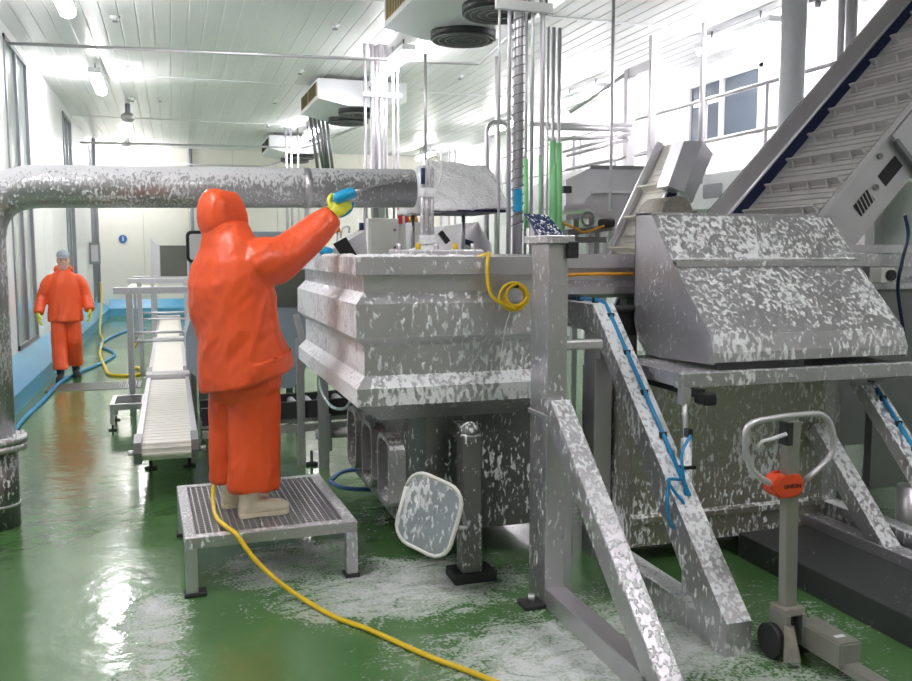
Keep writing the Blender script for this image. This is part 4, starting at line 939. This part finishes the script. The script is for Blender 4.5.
bm = B(); beam(bm, (.95, 7.12, 1.25), (1.02, 7.12, .95), .03, .05); obj('rail_end', bm, 'steel_light', T)

# ---- hoses and small things on the left
single('floor_hose', tube(B(), spline([(-1.45, 8.6, .02), (-1.505, 9.75, .02), (-1.47, 11.2, .02), (-1.44, 12.57, .03), (-1.33, 13.6, .02), (-1.1, 14.6, .02), (-.95, 16.0, .02), (-1.30, 17.8, .02), (-1.0, 20.5, .02), (-.6, 21.2, .02)], 10), .022, 10), 'blue_hose', 'long blue hose lying along the foot of the blue kerb', 'hose')
single('floor_hose', tube(B(), spline([(-1.70, 24.0, 1.0), (-1.66, 23.5, .5), (-1.50, 20.5, .05), (-1.33, 18.8, .02), (-1.2, 16.2, .02), (-.98, 14.1, .02), (-.86, 13.3, .02), (-.6, 13.1, .02), (-.42, 13.3, .02), (-.5, 13.9, .02), (-.62, 14.2, .02), (-.7, 16.5, .02), (-.6, 20, .02)], 10), .022, 10), 'yellow_hose', 'yellow hose curling across the gangway beside the conveyor', 'hose')
single('drain_hose', tube(B(), spline([onY(330, 482, 5.9), onY(342, 472, 6.15), onY(365, 470, 6.2), onY(400, 480, 6.0), onY(380, 489, 5.75), onY(345, 488, 5.75), onY(330, 482, 5.9)], 8), .016, 8), 'sign_blue', 'dark blue hose ring lying on the floor beside the drum', 'hose')
single('drip_hose', tube(B(), spline([(.905, 5.7, .93), (.90, 5.6, .86), (.92, 5.35, .80), (.96, 5.1, .83), (.98, 4.98, .92)], 8), .010, 8), 'clear_hose', 'thin pale hose drooping under the tank edge', 'hose')
t = thing('wall_sign', onY(123, 239, 25.98), 'small round blue sign on the cream back wall', 'sign')
c = onY(123, 239, 25.985)
bm = B(); cyl(bm, (c.x, 25.96, c.z), (c.x, 25.989, c.z), .11, 24); sd = obj('disc', bm, 'sign_blue', t)
bm = B(); box(bm, c.x-.016, c.x+.016, 25.953, 25.961, c.z-.055, c.z+.025); obj('pictogram', bm, 'white_paint', sd)
bm = B(); cyl(bm, (c.x, 25.953, c.z+.05), (c.x, 25.961, c.z+.05), .02, 10); obj('pictogram', bm, 'white_paint', sd)
t = thing('switch_box', (-1.8, 23.6, 1.4), 'dark framed switch box fixed on conduits by the far window', 'switch box')
bm = B(); box(bm, -1.88, -1.64, 23.4, 23.6, 1.45, 1.98, .01); obj('frame', bm, 'frame_grey', t)
bm = B(); box(bm, -1.84, -1.68, 23.38, 23.41, 1.52, 1.92); obj('cover', bm, 'steel_light', t)

# ================================================================== THINGS OVER AND BEHIND THE TANK
# foam-coated hood at the pipe end
T = thing('discharge_hood', (2.0, 6.2, 2.04), 'sloping hood thickly coated with white foam at the pipe end', 'hood')
a, b_, c_, d_ = onY(430, 160, 6.35), onY(488, 166, 6.35), onY(510, 208, 5.95), onY(425, 211, 5.95)
bm = B(); add_verts_faces(bm, [a, b_, c_, d_, a+V((0, .35, -.02)), b_+V((0, .35, -.02)), (c_.x, 6.75, c_.z), (d_.x, 6.75, d_.z)], [(0,1,2,3), (4,7,6,5), (0,4,5,1), (1,5,6,2), (2,6,7,3), (3,7,4,0)])
bmesh.ops.subdivide_edges(bm, edges=bm.edges[:], cuts=22, use_grid_fill=True)
bm.normal_update()
for v in bm.verts: v.co += v.normal*(.018*noise.noise(v.co*14)+.012*noise.noise(v.co*40))
for f in bm.faces: f.smooth = True
obj('foam_coat', bm, 'foam', T)
bm = B(); box(bm, d_.x+.02, c_.x-.02, 5.98, 6.73, c_.z-.03, c_.z-.012); obj('lower_edge', bm, 'navy', T)
for x in (d_.x+.1, c_.x-.12):
    bm = B(); cyl(bm, (x, 6.65, 1.7), (x, 6.65, c_.z), .016, 8); obj('support_leg', bm, 'steel', T)
# jet stand
T = thing('jet_stand', (1.58, 5.5, 1.7), 'foam-caked vertical jet pipe stand at the end of the thick pipe', 'pipe stand')
for dx, r in ((-.028, .014), (.0, .018), (.035, .014)):
    bm = B(); cyl(bm, (1.58+dx, 5.5, 1.68), (1.58+dx, 5.5, 2.33-.05*abs(dx)*20), r, 10); obj('tube', bm, 'steel_f3', T)
for z in (2.10, 1.80):
    bm = B(); box(bm, 1.535, 1.64, 5.46, 5.54, z, z+.06, .012); obj('clamp', bm, 'foam', T)
bm = B(); cyl(bm, (1.545, 5.46, 2.18), (1.545, 5.46, 2.28), .014, 8); obj('cable', bm, 'navy', T)
bm = B(); tube(bm, spline([(1.58, 5.5, 2.33), (1.64, 5.5, 2.36), (1.68, 5.5, 2.28), (1.66, 5.5, 2.18), (1.62, 5.5, 2.12)], 6), .006, 6); obj('hose_loop', bm, 'box_white', T)
bm = B(); ball(bm, (1.58, 5.5, 1.74), .12, .12, .05, 14); wrinkle(bm, .02, 20); obj('foam_heap', bm, 'foam', T)
bm = B(); cyl(bm, (1.58, 5.52, 2.30), (1.58, 5.52, 3.0), .010, 8); obj('feed_pipe', bm, 'steel', T)
# vertical tube bundles
def bundle(name, specs, y, z0, z1, label, clips=()):
    T = thing(name, (sum(s[0] for s in specs)/len(specs), y, z0), label, 'pipes')
    for x, r, m_, dy in specs:
        bm = B(); cyl(bm, (x, y+dy, z0), (x, y+dy, z1), r, 12); obj('tube', bm, m_, T)
    for z in clips:
        xs = [s[0] for s in specs]
        bm = B(); box(bm, min(xs)-.04, max(xs)+.04, y-.06, y-.02, z, z+.06); obj('clip_bar', bm, 'white_paint', T)
    return T
def xpx(px, y): return onY(px, 100, y).x
Tb = bundle('tube_bundle', [(xpx(499, 5.6), .009, 'steel_light', 0), (xpx(509, 5.6), .013, 'steel_light', 0), (xpx(520, 5.6), .035, 'steel', .03), (xpx(532, 5.6), .012, 'steel_light', 0), (xpx(543, 5.6), .011, 'steel_light', 0), (xpx(526, 5.6), .008, 'frame_grey', .08)], 5.6, 1.70, ZC, 'cluster of vertical steel tubes with thick centre tube behind the post', (3.33,))
xc = xpx(520, 5.6)
g = B(); pts = []
for i in range(300): a = i*.9; pts.append((xc+.042*math.cos(a), 5.63+.042*math.sin(a), 1.9+i*.0088))
tube(g, pts, .004, 5); obj('spiral_cable', g, 'frame_grey', Tb)
bm = B(); box(bm, xpx(513, 5.6), xpx(519, 5.6), 5.54, 5.58, 2.02, 2.17); obj('blue_label', bm, 'blue_plastic', Tb)
bundle('tube_bundle', [(xpx(p, 12.3), r, 'steel', d) for p, r, d in ((365, .02, 0), (372, .03, 0), (377, .045, .1), (381, .045, 0), (386, .02, 0), (394, .018, .05), (398, .014, 0))], 12.3, 1.2, ZC, 'bundle of straight vertical tubes standing behind the thick pipe', (3.9,))
bundle('tube_bundle', [(xpx(p, 21.), r, 'steel', d) for p, r, d in ((285, .03, 0), (290, .03, 0), (297, .02, 0))], 21., 1.2, ZC, 'three thin tubes hanging in front of the farthest air cooler')
bundle('tube_bundle', [(xpx(p, 24.), .03, 'steel', 0) for p in (424, 441, 449, 455)], 24., 1.2, ZC, 'thin tubes hanging close to the lit corner of the back wall')
T = thing('slanted_tubes', (3.0, 17.5, 1.5), 'fan of slanting dark tubes dropping below the brass-finned cooler', 'pipes')
for (a0, a1) in ((311, 318), (315, 324), (319, 327), (323, 329), (327, 333)):
    bm = B(); q0 = onY(a0, 122, 17.5); q1 = onY(a1, 172, 17.5); d_ = (q0-q1)/(q0.z-q1.z); cyl(bm, q0+d_*(ZC-q0.z), q1, .03, 8); obj('tube', bm, 'steel_dark', T)
# tubes with green sleeves
T = thing('sleeved_tubes', (2.85, 6.7, 1.7), 'thin steel tubes with bright green plastic sleeves', 'pipes')
for px, r, gz0, gz1 in ((515, .012, 2.0, 2.5), (526, .012, 1.95, 2.52), (541, .012, 1.95, 2.55), (548, .010, 1.9, 2.45), (553, .016, 1.85, 2.68), (559, .016, 1.9, 2.66)):
    x = xpx(px, 6.9)
    bm = B(); cyl(bm, (x, 6.9, 1.6), (x, 6.9, 3.6 if px > 545 else ZC), r, 10); tb_ = obj('tube', bm, 'steel_light', T)
    if px != 548:
        bm = B(); cyl(bm, (x+.004, 6.885, gz0), (x-.004, 6.885, gz1), r*1.9, 10); obj('green_sleeve', bm, 'green_sleeve', tb_)
# control console
T = thing('control_console', (.98, 7.0, 1.2), 'grey control console with slanted black screen and orange beacon', 'console')
a, b_ = onY(336, 248, 7.0), onY(366, 236, 7.0)
bm = B(); prism(bm, [(a.x, 7.0, a.z), (b_.x, 7.0, b_.z+.05), (b_.x+.02, 7.0, b_.z-.35), (a.x+.08, 7.0, b_.z-.35)], (0, .35, 0)); obj('case', bm, 'steel_light', T)
c1, c2, c3, c4 = onY(333, 244, 6.99), onY(346, 237, 6.99), onY(357, 255, 6.99), onY(343, 258, 6.99)
bm = B(); prism(bm, [c1, c2, c3, c4], (0, .008, 0)); obj('screen', bm, 'black', T)
c5 = onY(337, 230, 7.1)
bm = B(); tube(bm, [(c5.x, 7.1, c5.z-.02), (c5.x, 7.1, c5.z+.02)], [.03, .026], 12); be = obj('beacon', bm, 'orange_hose', T)
bm = B(); cyl(bm, (c5.x, 7.1, c5.z-.3), (c5.x, 7.1, c5.z-.02), .010, 8); obj('stem', bm, 'steel', be)
bm = B(); tube(bm, fillet([onY(341, 238, 7.1), onY(342, 227, 7.1), onY(350, 226, 7.1), onY(349, 233, 7.1)], .03), .008, 8); obj('handle', bm, 'steel', T)
bm = B(); box(bm, 1.1, 1.18, 6.99, 7.05, 0, b_.z-.3); obj('stand', bm, 'steel', T)
# air regulator with blue lines
T = thing('air_regulator', onY(362, 250, 7.3), 'small black air regulator with blue hoses on a thin post', 'regulator')
p = onY(361, 235, 7.3)
bm = B(); cyl(bm, (p.x+.03, 7.3, .5), (p.x+.03, 7.3, 2.2), .012, 8); obj('post', bm, 'steel', T)
bm = B(); box(bm, p.x-.03, p.x+.03, 7.25, 7.31, p.z-.03, p.z+.04, .008); obj('body', bm, 'black', T)
bm = B(); cyl(bm, (p.x, 7.28, p.z+.04), (p.x, 7.28, p.z+.10), .02, 10); obj('knob', bm, 'navy', T)
for dx in (-.025, .02):
    bm = B(); tube(bm, spline([(p.x+dx, 7.28, p.z-.03), (p.x+dx*1.6, 7.27, p.z-.12), (p.x+dx*1.2-.02, 7.28, p.z-.3)], 5), .010, 8); obj('air_line', bm, 'blue_hose', T)
# cabinets behind
T = thing('cream_cabinet', (2.0, 9.0, 0), 'cream steel electrical cabinet standing beyond the tank', 'cabinet')
a, b_ = onY(368, 218, 9.0), onY(399, 255, 9.0)
bm = B(); box(bm, a.x, b_.x, 9.0, 9.5, 0, a.z, .01); obj('body', bm, 'box_white', T)
bm = B(); box(bm, a.x+.02, b_.x-.02, 8.985, 9.0, .2, a.z-.03, .005); dr = obj('door', bm, 'box_white', T)
for z in (a.z-.12, a.z-.3):
    bm = B(); cyl(bm, (b_.x-.05, 8.97, z), (b_.x-.05, 8.985, z), .015, 8); obj('lock', bm, 'steel_dark', dr)
T = thing('warning_tape_post', (2.35, 9.1, 0), 'post wrapped in red and white warning bands', 'post')
a, b_ = onY(398, 208, 9.1), onY(409, 224, 9.1)
bm = B(); box(bm, a.x, b_.x, 9.1, 9.14, 0, b_.z, .004); obj('post', bm, 'box_white', T)
w_ = (b_.x-a.x)/5*2
for x0, m_ in ((a.x, 'red'), (a.x+w_, 'white_paint'), (b_.x-w_*.9, 'red')):
    bm = B(); box(bm, x0, x0+(w_ if m_ == 'red' else w_*.5), 9.095, 9.13, b_.z, a.z); obj('band', bm, m_, T)
T = thing('steel_hopper', (2.9, 8.6, 0), 'low pyramid-shaped steel hopper cover behind the foam hood', 'hopper')
a, b_, c_, d_ = onY(432, 248, 8.4), onY(445, 226, 8.8), onY(478, 222, 8.8), onY(492, 246, 8.4)
bm = B(); prism(bm, [a, b_, c_, d_, V((d_.x, 8.4, .9)), V((a.x, 8.4, .9))], (.0, .9, 0)); obj('cover', bm, 'steel_light', T)
for x in (a.x+.05, d_.x-.08):
    bm = B(); box(bm, x, x+.06, 8.6, 8.66, 0, .95); obj('leg', bm, 'steel_dark', T)
p = onY(440, 232, 8.3); bm = B(); beam(bm, p, p+V((.08, 0, -.10)), .05, .05); obj('lever', bm, 'black', T)
p = onY(463, 241, 8.35); bm = B(); beam(bm, p, p+V((.10, 0, -.03)), .04, .05); obj('knob', bm, 'navy', T)
T = thing('junction_boxes', (2.6, 8.0, 0), 'grey steel junction box on a stand with an orange lamp', 'junction box')
a, b_ = onY(412, 222, 8.2), onY(428, 252, 8.2)
bm = B(); box(bm, a.x, b_.x, 8.2, 8.45, 1.2, a.z, .01); bx_ = obj('box', bm, 'steel_light', T)
bm = B(); box(bm, a.x+.02, b_.x-.02, 8.19, 8.2, 1.4, a.z-.03); obj('lid', bm, 'box_white', bx_)
bm = B(); box(bm, a.x+.06, a.x+.12, 8.3, 8.36, 0, 1.2); obj('stand', bm, 'steel', T)
bm = B(); tube(bm, [(a.x+.04, 8.3, a.z), (a.x+.04, 8.3, a.z+.07)], [.05, .04], 12); obj('lamp', bm, 'orange_hose', T)
T = thing('rim_tools', (1.35, 4.9, 1.7), 'flat foam-covered nozzle rail lying across the tank top', 'nozzle rail')
a, b_ = onY(390, 251, 4.9), onY(482, 250, 4.9)
bm = B(); box(bm, a.x, b_.x, 4.86, 4.94, 1.715, 1.765, .01); obj('rail', bm, 'steel_f3', T)
for i in range(5):
    x = a.x+(b_.x-a.x)*(i+.5)/5; bm = B(); cyl(bm, (x, 4.9, 1.76), (x, 4.9, 1.80), .015, 8); obj('nozzle', bm, 'yellow_hose' if i in (1, 3) else 'steel', T)
p = onY(323, 254, 5.6)
bm = B(); ball(bm, (.94, 5.6, 1.757), .05, .10, .028, 12); single('blue_cloth', bm, 'blue_plastic', 'small blue cloth lying on the tank rim', 'cloth')

# ================================================================== ELEVATORS
def elevator(name, label, Yn, Yf, bx_, bz, deg, L, guard_f, depth_n, pitch, fl_h, belt_m, plate_m, guard_m, inner_m, gus=True, guard_n=0.):
    th = math.radians(deg); u = V((math.cos(th), 0, math.sin(th))); n_ = V((-math.sin(th), 0, math.cos(th))); base = V((bx_, 0, bz)); Yv = V((0,1,0))
    T = thing(name, (bx_, Yn, bz-.3), label, 'conveyor')
    def P(a, h, y): return base+u*a+n_*h+Yv*y
    bm = B(); prism(bm, [P(0, 0, Yn+.01), P(L, 0, Yn+.01), P(L, -.05, Yn+.01), P(0, -.05, Yn+.01)], (0, Yf-Yn-.02, 0)); belt = obj('belt', bm, belt_m, T)
    k = pitch/5; bm = B(); prism(bm, [P(.0, 0, Yn+.02), P(.03, 0, Yn+.02), P(.03, .012, Yn+.02), P(0, .012, Yn+.02)], (0, Yf-Yn-.1, 0)); sl = obj('belt_slat', bm, belt_m, belt)
    for i in range(1, int(L/k)-1): part_copy(sl, belt, u*(i*k))
    bm = B(); prism(bm, [P(.02, 0, Yn+.02), P(.045, 0, Yn+.02), P(.03, fl_h, Yn+.02), P(.015, fl_h, Yn+.02)], (0, Yf-Yn-.12, 0)); f0 = obj('flight', bm, belt_m, T); fl = [f0]
    for i in range(1, int(L/pitch)): fl.append(part_copy(f0, T, u*(i*pitch)))
    if gus:
        g0 = None
        for f in fl:
            for j in range(4):
                if g0 is None:
                    bm = B(); y = Yn+.12; prism(bm, [P(.015, .0, y), P(.015, fl_h*.9, y), P(-.03, .0, y)], (0, .012, 0)); g0 = obj('rib', bm, belt_m, f); 
                else:
                    c = g0.copy(); COL.objects.link(c); c.parent = f; c.location = V((0, j*(Yf-Yn-.25)/3.2, 0))
    bm = B(); prism(bm, [P(-.35, guard_n, Yn), P(L, guard_n, Yn), P(L, -depth_n, Yn), P(-.15, -depth_n, Yn)], (0, -.012, 0)); near = obj('side_plate', bm, plate_m, T)
    bm = B(); prism(bm, [P(-.35, guard_n+.008, Yn+.008), P(L, guard_n+.008, Yn+.008), P(L, guard_n-.012, Yn+.008), P(-.35, guard_n-.012, Yn+.008)], (0, -.04, 0)); obj('edge_strip', bm, 'steel_light', near)
    bm = B(); prism(bm, [P(-.35, guard_f, Yf), P(L, guard_f, Yf), P(L, -depth_n, Yf), P(-.35, -depth_n, Yf)], (0, .012, 0)); far = obj('side_plate', bm, inner_m, T)
    bm = B(); prism(bm, [P(-.35, guard_f, Yf-.012), P(L, guard_f, Yf-.012), P(L, guard_f*.42, Yf-.012), P(-.35, guard_f*.42, Yf-.012)], (0, .01, 0)); obj('guard_face', bm, guard_m, far)
    bm = B(); tube(bm, [P(-.35, guard_f*.42, Yf-.02), P(L, guard_f*.42, Yf-.02)], .012, 8); obj('guide_rail', bm, 'steel_light', far)
    return T, P, near
T, P, near = elevator('flight_elevator', 'steep steel elevator conveyor with wide grey flights rising to the ceiling', 5.0, 5.9, 4.22, 2.0, 46.5, 3.35, .24, .36, .275, .075, 'belt_grey', 'steel', 'steel', 'navy')
for (a, h, la, lh) in ((.23, -.20, .16, .10), (.52, -.20, .20, .10)):
    bm = B(); prism(bm, [P(a, h-lh/2, 4.987), P(a+la, h-lh/2, 4.987), P(a+la, h+lh/2, 4.987), P(a, h+lh/2, 4.987)], (0, -.004, 0)); ho = obj('slot_shade_plate', bm, 'black', near)  # black plate on the surface imitates the shade inside a cut-out
    bm = B()
    for j in range(5): q = a+.01+j*la/5; prism(bm, [P(q, h-lh/2, 4.982), P(q+.008, h-lh/2, 4.982), P(q+.03, h+lh/2, 4.982), P(q+.022, h+lh/2, 4.982)], (0, -.003, 0))
    if a < .3: obj('slot_bars', bm, 'steel', near)
    else: bm.free()
for a, h in ((.45, -.19), (.62, -.06)):
    bm = B(); cyl(bm, P(a, h, 4.97), P(a, h, 4.99), .022, 10); obj('bolt_head', bm, 'steel_dark', near)
bm = B(); prism(bm, [P(.78, -.02, 4.99), P(3.3, -.02, 4.99), P(3.3, -.75, 4.99), P(.78, -.75, 4.99)], (0, -.03, 0)); cv = obj('cover_plate', bm, 'steel', T)
bm = B(); beam(bm, P(.77, -.06, 4.95), P(.77, -.7, 4.95), .03, .03, (0,1,0)); obj('edge_bar', bm, 'steel_dark', cv)
for x in (5.4,):
    for y in (5.05, 5.85):
        bm = B(); box(bm, x-.04, x+.04, y-.04, y+.04, 1.735, 2.85); obj('leg', bm, 'steel', T)
bm = B(); box(bm, 4.35, 5.2, 4.93, 4.97, 1.745, 1.80); obj('base_rail', bm, 'steel_light', T)
elevator('cup_elevator', 'narrow steep elevator with cream belt and cup flights further back', 8.0, 8.5, 4.35, 1.40, 63, 1.68, .10, .12, .36, .13, 'belt_cream', 'navy', 'duct_bright', 'duct_bright', gus=False)
# inclined steel housing beside the narrow elevator
T = thing('drive_housing', (5.0, 7.7, 0), 'slanted grey sheet steel drive housing beside the narrow elevator', 'housing')
pts = [onY(*q, 7.72) for q in ((684, 141), (703, 141), (684, 192), (668, 186))]
bm = B(); prism(bm, pts, (0, .22, 0)); obj('casing', bm, 'steel_light', T)
f2 = [onY(*q, 7.72) for q in ((703, 141), (684, 192))]+[onY(692, 203, 7.9), onY(713, 154, 7.9)]
bm = B(); prism(bm, f2, (.02, .12, 0)); obj('side_cover', bm, 'steel', T)
p = onY(672, 206, 7.55); bm = B(); tube(bm, [p+V((0, -.1, -.08)), p+V((0, .35, -.08))], .17, 20); obj('motor', bm, 'steel_rust', T)
bm = B(); box(bm, p.x-.02, p.x+.25, 7.5, 7.6, .0, p.z-.05); obj('stand', bm, 'steel_dark', T)
# open steel hopper
T = thing('feed_hopper', (4.4, 9.6, 0), 'open steel feed hopper with sloping chin plate left of the cup elevator', 'hopper')
Yh = 9.5
bm = B(); prism(bm, [onY(*q, Yh) for q in ((566, 180), (590, 168), (655, 169), (655, 192), (592, 192), (582, 206), (566, 206))], (0, 1.0, 0)); obj('bin', bm, 'steel_light', T)
bm = B(); prism(bm, [onY(*q, Yh+.1) for q in ((592, 192), (640, 192), (640, 232), (600, 228), (582, 206))], (0, .8, 0)); obj('chin', bm, 'steel', T)
bm = B(); beam(bm, onY(590, 167, Yh-.02), onY(655, 168, Yh-.02), .04, .04); obj('rim_bar', bm, 'steel_dark', T)
bm = B(); beam(bm, onY(592, 192, Yh-.02), onY(640, 192, Yh-.02), .03, .03); obj('lip_bar', bm, 'white_paint', T)
a = onY(563, 186, Yh-.05); bm = B(); box(bm, a.x, a.x+.10, Yh-.08, Yh-.0, a.z-.08, a.z, .005); obj('counter', bm, 'rubber', T)
for x in (4.2, 4.9):
    bm = B(); box(bm, x, x+.07, 9.7, 9.77, 0, 2.1); obj('leg', bm, 'steel_dark', T)
T = thing('motor_station', (3.9, 8.6, 0), 'cluttered drive station with rails, hand wheel and motors below the feed hopper', 'machine')
for (q0, q1, m_) in (((558, 209), (594, 205), 'steel_light'), ((560, 218), (605, 214), 'steel'), ((562, 233), (606, 228), 'steel_dark'), ((560, 240), (600, 240), 'steel_dark')):
    bm = B(); beam(bm, onY(*q0, 8.6), onY(*q1, 8.6), .3, .06); obj('rail', bm, m_, T)
for px in (560, 575, 590, 604):
    a = onY(px, 222, 8.65); bm = B(); box(bm, a.x-.03, a.x+.03, 8.62, 8.68, 0, a.z+.05); obj('post', bm, 'steel', T)
a = onY(588, 219, 8.4); bm = B(); tube(bm, [a+V((.07*math.cos(q*math.pi/8), 0, .07*math.sin(q*math.pi/8))) for q in range(17)], .012, 8); obj('hand_wheel', bm, 'steel_dark', T)
a = onY(600, 224, 8.4); bm = B(); cyl(bm, a, a+V((.15, 0, .02)), .05, 12); obj('motor', bm, 'rubber', T)
bm = B(); tube(bm, spline([onY(561, 222, 8.3), onY(575, 228, 8.3), onY(585, 232, 8.3), onY(604, 226, 8.3)], 6), .012, 8); obj('cable', bm, 'orange_hose', T)
# big vertical duct and two thinner tubes by it
bm = B(); cyl(bm, (xpx(791, 7.2), 7.2, 0), (xpx(791, 7.2), 7.2, ZC), .115, 28); single('vertical_duct', bm, 'duct_bright', 'thick bright steel duct rising to the ceiling beside the elevator', 'duct')
for px, r in ((838, .035), (848, .055)):
    bm = B(); cyl(bm, (xpx(px, 7.4), 7.4, 0), (xpx(px, 7.4), 7.4, ZC), r, 18); single('steel_tube', bm, 'steel_light', 'polished vertical tube close behind the elevator side' if px == 838 else 'wider polished vertical tube close behind the elevator side', 'pipe')
T = thing('ceiling_bracket', onZ(818, 3, 4.2), 'small steel pipe bracket hanging from the ceiling near the duct', 'bracket')
p = onY(818, 2, 7.0)
bm = B(); box(bm, p.x-.06, p.x+.06, 6.95, 7.05, p.z, p.z+.05); obj('plate', bm, 'steel', T)
bm = B(); cyl(bm, (p.x, 7.0, p.z-.05), (p.x, 7.0, p.z), .025, 10); obj('nut', bm, 'steel', T)
bm = B(); cyl(bm, (p.x, 7.0, p.z+.05), (p.x, 7.0, ZC), .012, 8); obj('rod', bm, 'steel', T)

# ================================================================== WALKWAY BY THE RIGHT WALL
T = thing('raised_walkway', (7.2, 12, 0), 'raised steel walkway with tubular railings beside the right wall', 'walkway')
WX = 6.6; WZ = 2.62
bm = B(); box(bm, WX, XR-.05, 7.5, 17.5, WZ-.06, WZ, .0); obj('deck', bm, 'steel_light', T)
bm = B(); box(bm, WX-.02, WX, 7.5, 17.5, WZ-.32, WZ+.12); tp = obj('toe_board', bm, 'white_paint', T)
for i in range(10):
    y = 7.9+i*.62; bm = B(); prism(bm, [(WX-.024, y+a, WZ-.10+b) for a, b in rrect(.42, .18, .03, 3)], (.004, 0, 0)); obj('cutout', bm, 'frame_grey', tp)
for z in (WZ+1.08, WZ+.55):
    bm = B(); cyl(bm, (WX+.03, 7.5, z), (WX+.03, 17.5, z), .024, 10); obj('hand_rail', bm, 'steel', T)
for i in range(9):
    y = 7.6+i*1.22; bm = B(); box(bm, WX+.01, WX+.05, y-.02, y+.02, WZ, WZ+1.06); obj('rail_post', bm, 'steel_light', T)
for y in (8.2, 12.2, 16.8):
    for x in (WX+.1, XR-.2):
        bm = B(); box(bm, x, x+.12, y, y+.12, 0, WZ-.06); obj('column', bm, 'steel_light', T)
# portal over the walkway
T = thing('pipe_portal', (6.0, 11.0, 0), 'grey square-tube portal carrying a rack of horizontal service pipes', 'pipe rack')
a, b_ = onY(630, 70, 11.2), onY(653, 60, 10.6)
bm = B(); box(bm, a.x-.06, a.x+.06, 11.14, 11.26, 0, a.z); obj('post', bm, 'steel', T)
bm = B(); box(bm, b_.x-.04, b_.x+.04, 10.56, 10.64, 0, ZC-.02); obj('post', bm, 'steel', T)
bm = B(); beam(bm, (a.x, 11.2, a.z-.05), (b_.x, 10.6, a.z-.05), .1, .12); obj('head_beam', bm, 'steel', T)
bm = B(); cyl(bm, (a.x, 11.2, a.z-.02), onY(570, 112, 12.), .03, 8); obj('stay', bm, 'steel', T)
for i, (q0, q1, yy) in enumerate((((530, 124), (632, 125), 11.), ((545, 128), (630, 130), 11.1), ((545, 139), (630, 137), 11.2), ((562, 152), (630, 134), 11.), ((566, 156), (628, 140), 11.05), ((565, 170), (655, 150), 11.2))):
    bm = B(); cyl(bm, onY(*q0, yy), onY(*q1, yy), .028 if i < 3 else .022, 10); obj('service_pipe', bm, 'steel', T)
bm = B(); cyl(bm, (xpx(612, 8.9), 8.9, 1.6), (xpx(612, 8.9), 8.9, ZC), .018, 10); single('steel_tube', bm, 'steel_light', 'single slim vertical tube in front of the feed hopper', 'pipe')
for px, yy in ((702, 9.9), (575, 13), (497, 12.5)):
    bm = B(); cyl(bm, (xpx(px, yy), yy, {702: WZ, 575: 0, 497: 1.6}[px]), (xpx(px, yy), yy, ZC if px != 575 else 3.6), .035, 10); single('steel_tube', bm, 'steel_light', {702: 'slim upright tube in front of the high window', 575: 'upright tube behind the green-sleeved tubes', 497: 'upright tube right of the foam hood'}[px], 'pipe')
bm = B(); tube(bm, fillet([V((onY(487, 122, 10.).x, 10., 0)), onY(487, 122, 10.), onY(509, 122, 10.), V((onY(509, 122, 10.).x, 10., 0))], .15), .03, 10); single('bent_tube', bm, 'steel', 'steel tube bent like a hoop left of the tube cluster', 'pipe')
